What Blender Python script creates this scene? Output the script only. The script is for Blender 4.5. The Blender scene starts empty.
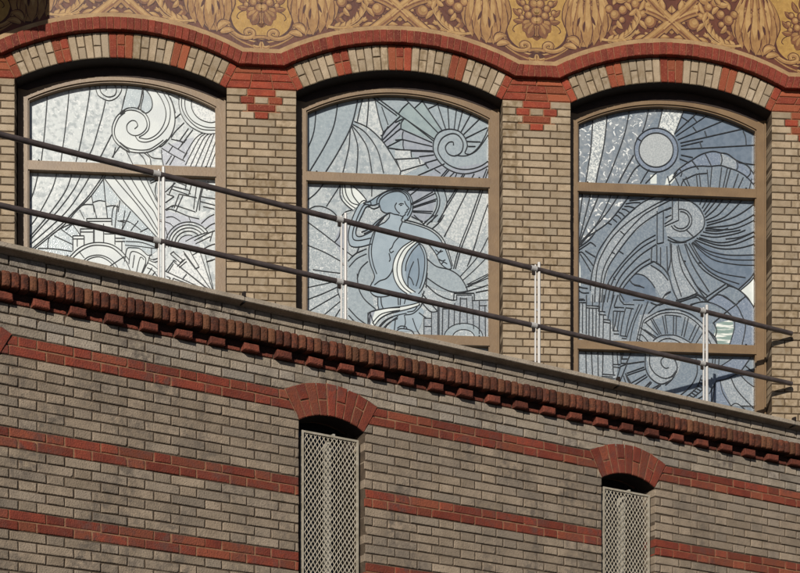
import bpy, math, random
from mathutils import Vector
from mathutils.geometry import tessellate_polygon
random.seed(7)
R = random.random
def U(a, b): return a + (b - a) * R()

scene = bpy.context.scene
COL = scene.collection
EYE = 1.6            # eye height above the pavement
F, CX, HY = 1800.0, 400.0, 1020.0     # focal length, centre and horizon of the 800 px wide photograph

# ------------------------------------------------------------------ wall planes
class Wall:
    """a vertical wall: a runs along it, z is height above the eye, d is depth into the wall"""
    def __init__(s, ox, oy, ang):
        s.o = Vector((ox, oy, 0)); s.w = Vector((math.sin(ang), math.cos(ang), 0))
        s.n = Vector((s.w.y, -s.w.x, 0))
    def P(s, a, z, d=0.0):
        p = s.o + s.w * a - s.n * d
        return Vector((p.x, p.y, z + EYE))
    def at(s, x, y, d=0.0):
        r = Vector(((x - CX) / F, 1.0, 0))
        o = s.o - s.n * d
        Y = o.dot(s.n) / r.dot(s.n)
        p = r * Y - o
        return (p.dot(s.w), (HY - y) / F * Y)

FAC = Wall(0.0, 14.4, math.pi/2 - math.atan(0.0845))
LOW = Wall(-2.2857, 10.2857, math.atan(3046/1800))

# ------------------------------------------------------------------ materials
MATS = {}
def mat(name, col, col2=None, nscale=20, rough=0.8, bump=0.0, bscale=60, metal=0.0, spec=0.3, rnd=0.0,
        speck=None, speck_scale=300, stain=None, hue=None, detail=4.0, lo=0.35, hi=0.65):
    m = bpy.data.materials.new(name); m.use_nodes = True
    nt = m.node_tree; N = nt.nodes; L = nt.links
    b = N['Principled BSDF']
    b.inputs['Roughness'].default_value = rough
    b.inputs['Metallic'].default_value = metal
    b.inputs['Specular IOR Level'].default_value = spec
    tc = N.new('ShaderNodeTexCoord')
    def noise(scale, det=detail, dist=0.0):
        n = N.new('ShaderNodeTexNoise'); n.inputs['Scale'].default_value = scale
        n.inputs['Detail'].default_value = det; n.inputs['Distortion'].default_value = dist
        L.new(tc.outputs['Object'], n.inputs['Vector']); return n
    def ramp(src, a, c):
        r = N.new('ShaderNodeMapRange'); r.inputs['From Min'].default_value = a; r.inputs['From Max'].default_value = c
        L.new(src, r.inputs['Value']); return r.outputs['Result']
    def mix(fac, A, B, mode='MIX'):
        x = N.new('ShaderNodeMix'); x.data_type = 'RGBA'; x.blend_type = mode
        if isinstance(fac, float): x.inputs['Factor'].default_value = fac
        else: L.new(fac, x.inputs['Factor'])
        for i, v in ((6, A), (7, B)):
            if isinstance(v, tuple): x.inputs[i].default_value = (*v, 1)
            else: L.new(v, x.inputs[i])
        return x.outputs[2]
    c = tuple(col)
    if col2:
        n = noise(nscale); c = mix(ramp(n.outputs['Fac'], lo, hi), c, tuple(col2))
    if rnd > 0:
        at = N.new('ShaderNodeAttribute'); at.attribute_name = 'rnd'
        if hue:
            gt = N.new('ShaderNodeMath'); gt.operation = 'FRACT'
            mu = N.new('ShaderNodeMath'); mu.operation = 'MULTIPLY'; mu.inputs[1].default_value = 7.31
            L.new(at.outputs['Fac'], mu.inputs[0]); L.new(mu.outputs[0], gt.inputs[0])
            c = mix(ramp(gt.outputs[0], 0.45, 1.0), c, tuple(hue))
        mr = N.new('ShaderNodeMapRange'); mr.inputs['To Min'].default_value = 1 - rnd; mr.inputs['To Max'].default_value = 1 + rnd
        L.new(at.outputs['Fac'], mr.inputs['Value'])
        sc = N.new('ShaderNodeVectorMath'); sc.operation = 'SCALE'
        if isinstance(c, tuple): sc.inputs[0].default_value = c
        else: L.new(c, sc.inputs[0])
        L.new(mr.outputs['Result'], sc.inputs['Scale']); c = sc.outputs[0]
    if speck:
        n = noise(speck_scale, 2.0); c = mix(ramp(n.outputs['Fac'], 0.58, 0.72), c, tuple(speck))
    if stain:
        st = N.new('ShaderNodeMapping'); st.inputs['Scale'].default_value = (1.5, 1.5, .8); L.new(tc.outputs['Object'], st.inputs['Vector'])
        n = noise(1.9, 8.0, 0.9); L.new(st.outputs['Vector'], n.inputs['Vector']); n2 = noise(26.0, 6.0)
        mm = N.new('ShaderNodeMath'); mm.operation = 'MULTIPLY'
        L.new(ramp(n.outputs['Fac'], 0.43, 0.64), mm.inputs[0]); L.new(ramp(n2.outputs['Fac'], 0.38, 0.62), mm.inputs[1])
        c = mix(mm.outputs[0], c, tuple(stain))
    if isinstance(c, tuple): b.inputs['Base Color'].default_value = (*c, 1)
    else: L.new(c, b.inputs['Base Color'])
    if bump:
        n = noise(bscale, 5.0)
        bp = N.new('ShaderNodeBump'); bp.inputs['Strength'].default_value = bump; bp.inputs['Distance'].default_value = 0.01
        L.new(n.outputs['Fac'], bp.inputs['Height']); L.new(bp.outputs['Normal'], b.inputs['Normal'])
    MATS[name] = m
    return m

CREAM = mat('cream_brick', (.36,.282,.196), (.298,.229,.155), 14, .85, .5, 130, rnd=.18, hue=(.335,.27,.195), speck=(.22,.17,.11), speck_scale=160, stain=(.20,.145,.085))
REDB = mat('red_brick', (.235,.040,.018), (.175,.028,.014), 18, .8, .5, 120, rnd=.24, hue=(.24,.062,.026), speck=(.34,.12,.07), speck_scale=140)
HOODB = mat('red_hood_brick', (.185,.031,.016), (.13,.021,.012), 18, .8, .5, 120, rnd=.22, speck=(.30,.11,.07), speck_scale=140)
GREY = mat('grey_brick', (.285,.226,.168), (.222,.174,.127), 12, .9, .6, 110, rnd=.17, hue=(.225,.185,.145), speck=(.13,.105,.08), speck_scale=150, stain=(.125,.103,.083))
GREYP = mat('washed_grey_brick', (.308,.258,.202), (.245,.203,.155), 12, .9, .6, 110, rnd=.18, hue=(.262,.23,.195), speck=(.15,.125,.1), speck_scale=150, stain=(.12,.10,.083))
GREYRED = mat('weathered_red_brick', (.205,.041,.022), (.15,.030,.018), 15, .85, .6, 110, rnd=.26, hue=(.20,.058,.03), speck=(.09,.028,.02), speck_scale=150, stain=(.11,.045,.035))
SOLD = mat('bullnose_brick', (.135,.040,.020), (.055,.019,.012), 34, .85, .9, 90, rnd=.34, hue=(.12,.05,.024), speck=(.035,.02,.015), speck_scale=110)
DENT = mat('weathered_dentil_brick', (.16,.042,.024), (.10,.028,.018), 24, .9, .7, 90, rnd=.35, speck=(.05,.02,.014), speck_scale=120)
SHADEB = mat('shade_dark_brick', (.045,.018,.013), (.028,.013,.010), 20, .95, .6, 100, rnd=.3)  # shade below and between the ledge bricks, painted as near-black brick
MORT = mat('facade_mortar', (.10,.068,.04), (.07,.047,.028), 25, .95, .4, 150)
MORTL = mat('dark_mortar', (.10,.073,.05), (.07,.051,.036), 25, .95, .5, 150)
MORTR = mat('pale_red_mortar', (.27,.15,.085), (.17,.08,.045), 25, .95, .4, 150)
MORTF = mat('facade_red_mortar', (.27,.13,.07), (.21,.085,.045), 25, .95, .4, 150)
COPE = mat('coping_stone', (.36,.308,.25), (.275,.235,.185), 10, .85, .35, 90, speck=(.2,.16,.12), speck_scale=80)
ROOFM = mat('terrace_bitumen', (.10,.095,.09), (.07,.067,.064), 8, .95, .5, 60)
FRAMEM = mat('brown_frame_paint', (.18,.112,.053), (.145,.088,.041), 9, .45, .08, 60, spec=.5)
HEADSH = mat('head_shade_board', (.032,.018,.014), (.022,.013,.011), 20, .7)  # shadow of the arch on the frame head, put in as dark colour
BLACK = mat('black_hole', (.01,.01,.01))
LEAD = mat('lead_came', (.075,.083,.095), (.048,.053,.063), 60, .5, .2, 200, metal=.3, spec=.5)
LEADP = mat('pale_lead_came', (.17,.175,.18), (.11,.115,.12), 60, .5, .2, 200, metal=.3, spec=.5)
RAILM = mat('dark_rail_paint', (.078,.062,.060), (.048,.038,.038), 14, .42, .1, 150, spec=.5)
GALV = mat('galvanised_steel', (.50,.49,.48), None, 6, .5, .0, 200, metal=.2, spec=.5)
MESHM = mat('cream_mesh_paint', (.37,.335,.275), (.27,.24,.185), 30, .6, .1, 150)
WHITEP = mat('white_window_paint', (.42,.40,.35), (.30,.285,.245), 20, .5)
DARKG = mat('dark_window_glass', (.012,.012,.014), rough=.12, spec=.5)
DARKW = mat('dark_timber_and_shade', (.02,.014,.012), rough=.8)  # timber, and the painted shade under the arches
PAVE = mat('dark_paving', (.05,.048,.045), (.035,.034,.032), 3, .9, .3, 20)
PLINTH = mat('plinth_render', (.20,.18,.155), (.16,.145,.125), 4, .9, .4, 30)
PLAST = mat('upper_render', (.40,.33,.22), (.34,.28,.18), 4, .9, .3, 30)
ZINC = mat('cornice_paint', (.30,.24,.16), (.26,.2,.13), 5, .7, .2, 30)
TILE = mat('roof_tile', (.09,.05,.04), (.07,.04,.03), 12, .8, .3, 30)
# painted tiles of the frieze
MAR = mat('maroon_tile', (.105,.028,.013), (.075,.020,.010), 9, .5, .15, 40)
MARD = mat('maroon_line', (.060,.014,.008), (.045,.011,.007), 20, .5, .15, 40)
YEL = mat('gold_tile', (.365,.214,.058), (.285,.162,.042), 22, .5, .15, 60, speck=(.39,.24,.06), speck_scale=45)
OCH = mat('ochre_paint', (.295,.16,.056), (.22,.112,.038), 18, .5, .15, 60)
OCHL = mat('pale_ochre_paint', (.385,.238,.095), (.31,.18,.066), 18, .5, .15, 60)
BRN = mat('brown_paint', (.165,.064,.024), (.12,.044,.018), 18, .5, .15, 60)
BAND = mat('pale_band', (.34,.218,.105), (.265,.16,.075), 10, .6, .2, 50, speck=(.25,.15,.07), speck_scale=60)

def glass(name, col, col2, scale, lo, hi, rough=.16, bump=.25, bscale=120, dist=0.0, stretch=None, spec=.5, fleck=None, fscale=60, flo=.6, fhi=.66):
    m = bpy.data.materials.new(name); m.use_nodes = True
    nt = m.node_tree; N = nt.nodes; L = nt.links; b = N['Principled BSDF']
    b.inputs['Roughness'].default_value = rough; b.inputs['Specular IOR Level'].default_value = spec
    tc = N.new('ShaderNodeTexCoord'); mp = N.new('ShaderNodeMapping'); L.new(tc.outputs['Object'], mp.inputs['Vector'])
    if stretch: mp.inputs['Scale'].default_value = stretch
    def nz(s, d, di):
        n = N.new('ShaderNodeTexNoise'); n.inputs['Scale'].default_value = s; n.inputs['Detail'].default_value = d
        n.inputs['Distortion'].default_value = di; L.new(mp.outputs['Vector'], n.inputs['Vector']); return n
    def mr(o, a, c):
        r = N.new('ShaderNodeMapRange'); r.inputs['From Min'].default_value = a; r.inputs['From Max'].default_value = c
        L.new(o, r.inputs['Value']); return r.outputs['Result']
    def mx(f, A, B):
        x = N.new('ShaderNodeMix'); x.data_type = 'RGBA'; L.new(f, x.inputs['Factor'])
        for i, v in ((6, A), (7, B)):
            if isinstance(v, tuple): x.inputs[i].default_value = (*v, 1)
            else: L.new(v, x.inputs[i])
        return x.outputs[2]
    n1 = nz(scale, 3, dist)
    c = mx(mr(n1.outputs['Fac'], lo, hi), tuple(col), tuple(col2))
    nb = nz(bscale, 2, .3)
    if fleck:
        nf = nz(fscale, 3, 1.4); c = mx(mr(nf.outputs['Fac'], flo, fhi), c, tuple(fleck))
    L.new(c, b.inputs['Base Color'])
    bp = N.new('ShaderNodeBump'); bp.inputs['Strength'].default_value = bump; bp.inputs['Distance'].default_value = 0.004
    L.new(nb.outputs['Fac'], bp.inputs['Height']); L.new(bp.outputs['Normal'], b.inputs['Normal'])
    return m
G = {  # tints per window and pale flecks hold sky reflection and glints as colour
 'wm': glass('white_mottled_glass', (.56,.60,.61), (.37,.41,.43), 24, .46, .64, fleck=(.67,.70,.705), fscale=28, flo=.55, fhi=.65, bump=.15),
 'w':  glass('white_glass', (.63,.67,.67), (.58,.62,.63), 8, .4, .6, bump=.15),
 'wr': glass('white_rippled_glass', (.69,.715,.715), (.47,.50,.52), 75, .46, .62, bump=.2),
 'pb': glass('pale_blue_glass', (.46,.52,.55), (.41,.47,.505), 14, .4, .6, bump=.25),
 'pv': glass('pale_violet_glass', (.47,.50,.55), (.42,.445,.50), 40, .4, .6, bump=.25),
 's':  glass('seedy_silver_glass', (.295,.34,.37), (.39,.43,.455), 80, .42, .62, bump=.22, bscale=70, fleck=(.60,.635,.645), fscale=60, flo=.55, fhi=.65),
 'sb': glass('bright_seedy_glass', (.38,.42,.44), (.56,.59,.595), 60, .42, .6, bump=.22, bscale=70, fleck=(.31,.345,.37), fscale=85, flo=.58, fhi=.71),
 'sw': glass('cloudy_silver_glass', (.295,.34,.37), (.41,.45,.47), 26, .42, .62, bump=.2, fleck=(.55,.585,.595), fscale=38, flo=.56, fhi=.70),
 'g':  glass('grey_glass', (.315,.37,.405), (.27,.322,.36), 45, .42, .6, bump=.15, fleck=(.47,.51,.53), fscale=110, flo=.62, fhi=.71),
 'gv': glass('grey_green_glass', (.29,.36,.375), (.25,.315,.335), 18, .4, .6, bump=.2),
 'gl': glass('lilac_grey_glass', (.315,.345,.395), (.27,.30,.352), 30, .4, .6, bump=.25),
 'b':  glass('figure_blue_glass', (.265,.335,.395), (.235,.302,.36), 10, .4, .6, bump=.12),
 'bl': glass('figure_pale_blue_glass', (.32,.39,.445), (.29,.357,.412), 12, .4, .6, bump=.15),
 'bd': glass('figure_dark_blue_glass', (.22,.285,.35), (.195,.257,.32), 14, .4, .6, bump=.15),
 'c':  glass('steel_blue_glass', (.165,.205,.252), (.22,.26,.302), 60, .42, .62, bump=.15, fleck=(.33,.375,.41), fscale=120, flo=.63, fhi=.69),
 'cf': glass('flecked_steel_glass', (.19,.225,.265), (.27,.30,.33), 26, .4, .62, bump=.18, fleck=(.72,.745,.75), fscale=24, flo=.585, fhi=.645),
 'cs': glass('seedy_steel_glass', (.225,.26,.295), (.35,.385,.415), 85, .44, .62, bump=.2, fleck=(.55,.585,.605), fscale=75, flo=.62, fhi=.71),
 'cw': glass('bright_crackled_glass', (.30,.335,.36), (.66,.69,.68), 55, .46, .56, bump=.2, dist=1.2),
 'cb': glass('deep_blue_glass', (.125,.163,.215), (.155,.195,.25), 24, .4, .6, bump=.2),
 'cv': glass('blue_violet_glass', (.16,.20,.265), (.21,.25,.32), 70, .42, .6, bump=.18, fleck=(.42,.465,.53), fscale=110, flo=.6, fhi=.69),
 'cy': glass('pale_sun_glass', (.33,.36,.38), (.43,.46,.475), 110, .42, .6, bump=.2),
 'st': glass('clear_glass_reflection', (.22,.30,.28), (.72,.75,.72), 16, .47, .58, bump=.1, stretch=(.35,.35,2.6)),  # white and green reflection painted as stripes
 'ww': glass('clear_white_glass', (.66,.70,.695), (.58,.63,.62), 10, .4, .6, bump=.1),
}

# ------------------------------------------------------------------ mesh builder
class MB:
    def __init__(s): s.v = []; s.f = []; s.m = []; s.r = []; s.mats = []
    def mi(s, m):
        if m not in s.mats: s.mats.append(m)
        return s.mats.index(m)
    def face(s, ids, m, r=.5): s.f.append(ids); s.m.append(s.mi(m)); s.r.append(r)
    def add(s, pts):
        i = len(s.v); s.v += [tuple(p) for p in pts]; return list(range(i, i + len(pts)))
    def quad(s, pts, m, r=.5): s.face(s.add(pts), m, r)
    def box(s, W, a0, a1, z0, z1, d0, d1, m, r=.5):
        p = s.add([W.P(a, z, d) for d in (d0, d1) for (a, z) in ((a0,z0),(a1,z0),(a1,z1),(a0,z1))])
        for q in ((0,1,2,3),(5,4,7,6),(1,5,6,2),(4,0,3,7),(3,2,6,7),(4,5,1,0)): s.face([p[k] for k in q], m, r)
    def prism(s, W, poly, d0, d1, m, r=.5, back=False):
        n = len(poly)
        A = s.add([W.P(a, z, d0) for a, z in poly]); B = s.add([W.P(a, z, d1) for a, z in poly])
        tri = tessellate_polygon([[Vector((a, z, 0)) for a, z in poly]]) if n > 4 else [tuple(range(n))]
        for t in tri: s.face([A[k] for k in t], m, r)
        if back:
            for t in tri: s.face([B[k] for k in t][::-1], m, r)
        for i in range(n):
            j = (i + 1) % n; s.face([A[i], B[i], B[j], A[j]], m, r)
    def flat(s, W, poly, d, m, r=.5):
        A = s.add([W.P(a, z, d) for a, z in poly])
        for t in tessellate_polygon([[Vector((a, z, 0)) for a, z in poly]]): s.face([A[k] for k in t], m, r)
    def strip(s, W, lo, hi, d0, d1, m, r=.5, cap=True):
        """solid between two polylines (same length)"""
        n = len(lo)
        L0 = s.add([W.P(*p, d0) for p in lo]); H0 = s.add([W.P(*p, d0) for p in hi])
        L1 = s.add([W.P(*p, d1) for p in lo]); H1 = s.add([W.P(*p, d1) for p in hi])
        for i in range(n - 1):
            s.face([L0[i], L0[i+1], H0[i+1], H0[i]], m, r)
            s.face([L0[i], L1[i], L1[i+1], L0[i+1]], m, r)
            s.face([H0[i], H0[i+1], H1[i+1], H1[i]], m, r)
        if cap:
            s.face([L0[0], H0[0], H1[0], L1[0]], m, r); s.face([L0[-1], L1[-1], H1[-1], H0[-1]], m, r)
    def brick(s, W, poly, m, d0=0.0, relief=.012, bev=.004, jit=.0016, deep=None, pos=.0012, chip=0.0):
        r = R() if R() > .06 else U(-.9, 0)
        if chip and len(poly) == 4 and R() < chip:
            i = random.randrange(4); p, q, t = poly[i], poly[i-1], poly[(i+1) % 4]
            lq = math.hypot(q[0]-p[0], q[1]-p[1]); lt = math.hypot(t[0]-p[0], t[1]-p[1]); c1, c2 = U(.005,.014)/lq, U(.005,.014)/lt
            poly = poly[:i] + [(p[0]+(q[0]-p[0])*c1, p[1]+(q[1]-p[1])*c1), (p[0]+(t[0]-p[0])*c2, p[1]+(t[1]-p[1])*c2)] + poly[i+1:]
        n = len(poly); dz = U(-jit, jit)
        poly = [(a + U(-pos, pos), z + U(-pos, pos)) for a, z in poly]
        ca = sum(p[0] for p in poly) / n; cz = sum(p[1] for p in poly) / n
        front = []
        for a, z in poly:
            va, vz = ca - a, cz - z; l = math.hypot(va, vz) or 1
            k = bev * 1.0
            front.append((a + math.copysign(min(k, abs(va)), va) * min(1, 2.2*abs(va)/l + .25), z + math.copysign(min(k, abs(vz)), vz)))
        A = s.add([W.P(a, z, d0 + dz + U(-.0005, .0005)) for a, z in front])
        B = s.add([W.P(a, z, d0 + dz + bev * .8) for a, z in poly])
        C = s.add([W.P(a, z, deep if deep else d0 + relief) for a, z in poly])
        s.face(A, m, r)
        for i in range(n):
            j = (i + 1) % n
            s.face([A[i], B[i], B[j], A[j]], m, r); s.face([B[i], C[i], C[j], B[j]], m, r)
    def rect(s, W, a0, a1, z0, z1, m, j=.005, **k):
        if a1 - a0 < j * 2.5: return
        s.brick(W, [(a0+j, z0+j), (a1-j, z0+j), (a1-j, z1-j), (a0+j, z1-j)], m, **k)
    def came(s, W, pts, d, w=.009, h=.004, m=None, r=.5):
        n = len(pts)
        if n < 2: return
        Ls, Cs, Rs = [], [], []
        for i, (a, z) in enumerate(pts):
            p = pts[max(i-1, 0)]; q = pts[min(i+1, n-1)]
            ta, tz = q[0]-p[0], q[1]-p[1]; l = math.hypot(ta, tz) or 1
            na, nz = -tz/l*w/2, ta/l*w/2
            Ls.append(W.P(a+na, z+nz, d)); Cs.append(W.P(a, z, d-h)); Rs.append(W.P(a-na, z-nz, d))
        A, B, C = s.add(Ls), s.add(Cs), s.add(Rs)
        for i in range(n-1):
            s.face([A[i], A[i+1], B[i+1], B[i]], m, r); s.face([B[i], B[i+1], C[i+1], C[i]], m, r)
    def tube(s, p0, p1, rad, m, seg=10, caps=True):
        p0, p1 = Vector(p0), Vector(p1); t = (p1-p0).normalized()
        x = t.orthogonal().normalized(); y = t.cross(x)
        ring = lambda c: s.add([c + (x*math.cos(k*2*math.pi/seg) + y*math.sin(k*2*math.pi/seg))*rad for k in range(seg)])
        A, B = ring(p0), ring(p1)
        for i in range(seg):
            j = (i+1) % seg; s.face([A[i], A[j], B[j], B[i]], m)
        if caps: s.face(A[::-1], m); s.face(B, m)
    def wbox(s, c, ex, ey, ez, m):
        c, ex, ey, ez = map(Vector, (c, ex, ey, ez))
        p = s.add([c + ex*i + ey*j + ez*k for k in (-1, 1) for (i, j) in ((-1,-1),(1,-1),(1,1),(-1,1))])
        for q in ((3,2,1,0),(4,5,6,7),(0,1,5,4),(1,2,6,5),(2,3,7,6),(3,0,4,7)): s.face([p[k] for k in q], m)
    def build(s, name, parent=None, smooth=False):
        me = bpy.data.meshes.new(name)
        me.from_pydata(s.v, [], s.f); 
        for m in s.mats: me.materials.append(m)
        me.polygons.foreach_set('material_index', s.m)
        at = me.attributes.new('rnd', 'FLOAT', 'FACE'); at.data.foreach_set('value', s.r)
        if smooth: me.polygons.foreach_set('use_smooth', [True]*len(s.f))
        me.update()
        o = bpy.data.objects.new(name, me); COL.objects.link(o)
        if parent: o.parent = parent
        return o
def thing(name, loc, label, cat):
    o = bpy.data.objects.new(name, None); COL.objects.link(o); o.location = loc
    o['label'] = label; o['category'] = cat
    return o
def adopt(o, parent):
    o.parent = parent; o.matrix_parent_inverse = parent.matrix_basis.inverted(); return o
def spline(pts, k=6):
    if len(pts) < 3: return pts
    out = []; n = len(pts)
    for i in range(n-1):
        p0 = pts[max(i-1,0)]; p1 = pts[i]; p2 = pts[i+1]; p3 = pts[min(i+2,n-1)]
        for j in range(k):
            t = j/k; t2 = t*t; t3 = t2*t
            out.append(tuple(.5*(2*p1[c] + (p2[c]-p0[c])*t + (2*p0[c]-5*p1[c]+4*p2[c]-p3[c])*t2 + (3*p1[c]-p0[c]-3*p2[c]+p3[c])*t3) for c in (0,1)))
    out.append(pts[-1]); return out

# ------------------------------------------------------------------ upper facade
PER, HW, PW = 2.21, .825, .56
ZS = 7.40; RI = 1.80; ZC = 7.60 - RI; RO = 1.995
KA = .925; ZF = ZC + math.sqrt(RO*RO - KA*KA)     # kink and height of the flat pieces of the hood
CRS = .06
facade = thing('upper_building', FAC.P(0, -EYE, .1), 'tall cream brick building with three arched stained glass windows under a gilded frieze', 'building')
def keep(o): return adopt(o, facade)
WC = (-PER, 0.0, PER)

def pier_rows(mb, c, left_ext=0, right_ext=0):
    a0, a1 = c - PW/2, c + PW/2
    hb, st = .11, .22
    z = ZS; row = 0
    while z > 4.25:
        z0 = z - CRS
        if row % 2 == 0: widths = [.75*st+.0, st, .75*st]
        else: widths = [PW/5]*5
        tot = sum(widths); k = PW/tot
        x = a0
        for i, wd in enumerate(widths):
            wd *= k
            red = False
            if row == 0 and i == 1: red = True
            if row == 1 and i in (1, 3): red = True
            if row == 2 and i == 1: red = True
            if row == 3 and i == 2: red = True
            edge = (i == 0 and not left_ext) or (i == len(widths)-1 and not right_ext)
            mb.rect(FAC, x, x+wd, z0, z, REDB if red else CREAM, j=.0048, chip=.08, deep=.17 if edge else None)
            x += wd
        for sgn, ext in ((-1, left_ext), (1, right_ext)):
            x = a0 if sgn < 0 else a1
            first = True
            while ext and abs(x - (a0 if sgn < 0 else a1)) < ext:
                wd = st if row % 2 == 0 else hb
                if first and row % 4 == 2: wd = st*.75
                first = False
                x2 = x + sgn*wd
                mb.rect(FAC, min(x,x2), max(x,x2), z0, z, CREAM, j=.0042); x = x2
        z = z0; row += 1
    # red courses between the arch feet
    zz = ZS
    for r in range(3):
        z1 = zz + CRS*1.02
        f = lambda q: (q - ZS)/(ZC + RO*math.cos(math.asin(HW/RI)) - ZS)
        sk = lambda q: f(q)*(RO*HW/RI - HW)       # the slanted skewback eats into the pier
        l0, l1 = a0 + sk(zz), a0 + sk(z1); r0, r1 = a1 - sk(zz), a1 - sk(z1)
        if left_ext: l0 = l1 = a0 - left_ext
        if right_ext: r0 = r1 = a1 + right_ext
        n = max(2, round((r0-l0)/(.22 if r % 2 == 0 else .165)))
        for i in range(n):
            t0, t1 = i/n, (i+1)/n
            x0, x1 = l0+(r0-l0)*t0, l0+(r0-l0)*t1; y0, y1 = l1+(r1-l1)*t0, l1+(r1-l1)*t1
            j = .0035
            mb.brick(FAC, [(x0+j, zz+j), (x1-j, zz+j), (y1-j, z1-j), (y0+j, z1-j)], REDB)
        zz = z1

wall = MB(); 
EXT = 2.4
for i, c in enumerate((-1.5*PER, -.5*PER, .5*PER, 1.5*PER)):
    pier_rows(wall, c, EXT if i == 0 else 0, EXT if i == 3 else 0)
# mortar body of the piers
for i, c in enumerate((-1.5*PER, -.5*PER, .5*PER, 1.5*PER)):
    a0 = c - PW/2 - (EXT if i == 0 else -.005); a1 = c + PW/2 + (EXT if i == 3 else -.005)
    wall.box(FAC, a0, a1, -EYE, ZS-.002, .008, .32, MORT)
    wall.box(FAC, a0, a1, ZS-.002, 8.0, .0085, .32, MORTF)
    wall.box(FAC, c-.15, c+.15, ZS-.19, ZS-.004, .0075, .02, MORTF)
# apron below each window
for c in WC:
    z = 4.885; row = 0
    while z > 4.25:
        x = c - HW + (0 if row % 2 else -.11)
        while x < c + HW:
            x2 = min(x + .22, c + HW); wall.rect(FAC, max(x, c-HW), x2, z-CRS, z, CREAM, j=.0042); x += .22
        z -= CRS; row += 1
    wall.box(FAC, c-HW-.004, c+HW+.004, -EYE, 4.882, .0085, .32, MORT)
    wall.box(FAC, c-HW, c+HW, 4.882, 4.918, -.02, .155, COPE)
def arcpts(c, rad, zc, amax, n=28):
    t = math.asin(min(1, amax/rad))
    return [(c + rad*math.sin(-t + 2*t*i/n), zc + rad*math.cos(-t + 2*t*i/n)) for i in range(n+1)]
for c in WC:      # wall body over each arch
    lo = arcpts(c, RI+.006, ZC, HW); hi = [(a, 8.0) for a, z in lo]
    wall.strip(FAC, lo, hi, .0085, .32, MORT)
wall.box(FAC, -1.5*PER-PW/2-EXT, 1.5*PER+PW/2+EXT, 8.0, 9.3, .012, .32, PLAST)
keep(wall.build('wall'))
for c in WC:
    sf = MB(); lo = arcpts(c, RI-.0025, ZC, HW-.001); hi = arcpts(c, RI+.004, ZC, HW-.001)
    sf.strip(FAC, lo, hi, .012, .149, DARKW); keep(sf.build('soffit_shade'))  # dark strip painting the shade under the arch

# voussoir arches
for c in WC:
    ar = MB(); th = math.asin(HW/RI); N = 29
    pat = 'R' + 'ccccc' + 'RR' + 'ccccc' + 'RRR' + 'ccccc' + 'RR' + 'ccccc' + 'R'
    par = 0
    for i in range(N):
        red = pat[i] == 'R'
        if i and pat[i-1] != pat[i]: par = 0 if i < 14 else 0
        split = (par % 2 == (0 if i < 7 or i > 21 else 1)); par += 1
        t0 = -th + 2*th*i/N; t1 = -th + 2*th*(i+1)/N
        def q(r0, r1, j=.0038):
            g0 = j/r0; g1 = j/r1
            return [(c + r0*math.sin(t0+g0), ZC + r0*math.cos(t0+g0)), (c + r0*math.sin(t1-g0), ZC + r0*math.cos(t1-g0)),
                    (c + r1*math.sin(t1-g1), ZC + r1*math.cos(t1-g1)), (c + r1*math.sin(t0+g1), ZC + r1*math.cos(t0+g1))]
        mm = REDB if red else CREAM
        if split:
            rm = RI + (RO-RI)*U(.46,.54)
            ar.brick(FAC, q(RI, rm-.004), mm, deep=.17, jit=.0025); ar.brick(FAC, q(rm+.004, RO), mm, jit=.0025)
        else: ar.brick(FAC, q(RI, RO), mm, deep=.17, jit=.0025)
        if red:
            rr = [(a, z) for a, z in q(RI+.02, RO, 0.0)]
            ar.prism(FAC, rr, .007, .02, MORTF)
    keep(ar.build('brick_arch'))

# hood of header bricks
def hood_path(off):
    """continuous lower line of the hood, offset outward by off"""
    pts = []
    def corner(c, sg):
        r = RO + off; zf = ZF + off*.98
        return (c + sg*math.sqrt(max(0, r*r - (zf-ZC)**2)), zf)
    for c in WC:
        l, rr = corner(c, -1), corner(c, 1)
        t = math.asin((rr[0]-c)/(RO+off)); n = 36
        pts.append([(c + (RO+off)*math.sin(-t+2*t*i/n), ZC + (RO+off)*math.cos(-t+2*t*i/n)) for i in range(n+1)])
    return pts
def full_line(off, ext=EXT+.5):
    ps = hood_path(off); out = [(ps[0][0][0]-ext, ps[0][0][1])]
    for p in ps: out += p
    out.append((ps[-1][-1][0]+ext, ps[-1][-1][1])); return out
hd = MB(); HB = .096
l0, l1 = full_line(.004), full_line(.004+HB)
for i in range(len(l0)-1):
    p, q, s, t = l0[i], l0[i+1], l1[i+1], l1[i]
    L = math.hypot(q[0]-p[0], q[1]-p[1]); n = max(1, round(L/.0545))
    for k in range(n):
        f, g = k/n, (k+1)/n
        lerp = lambda A, B, u: (A[0]+(B[0]-A[0])*u, A[1]+(B[1]-A[1])*u)
        e = .045/n if n > 1 else .045
        hd.brick(FAC, [lerp(p,q,f+e), lerp(p,q,g-e), lerp(t,s,g-e), lerp(t,s,f+e)], HOODB, d0=-.048, deep=.008, bev=.004, jit=.003)
hd.strip(FAC, [(a, z+.004) for a, z in l0], l1, -.041, .008, MORTF)
keep(hd.build('hood_mould'))
bd = MB()
b0, b1 = full_line(.102), full_line(.146)
bd.strip(FAC, b0, b1, -.02, .01, BAND)
keep(bd.build('frieze_border'))

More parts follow.
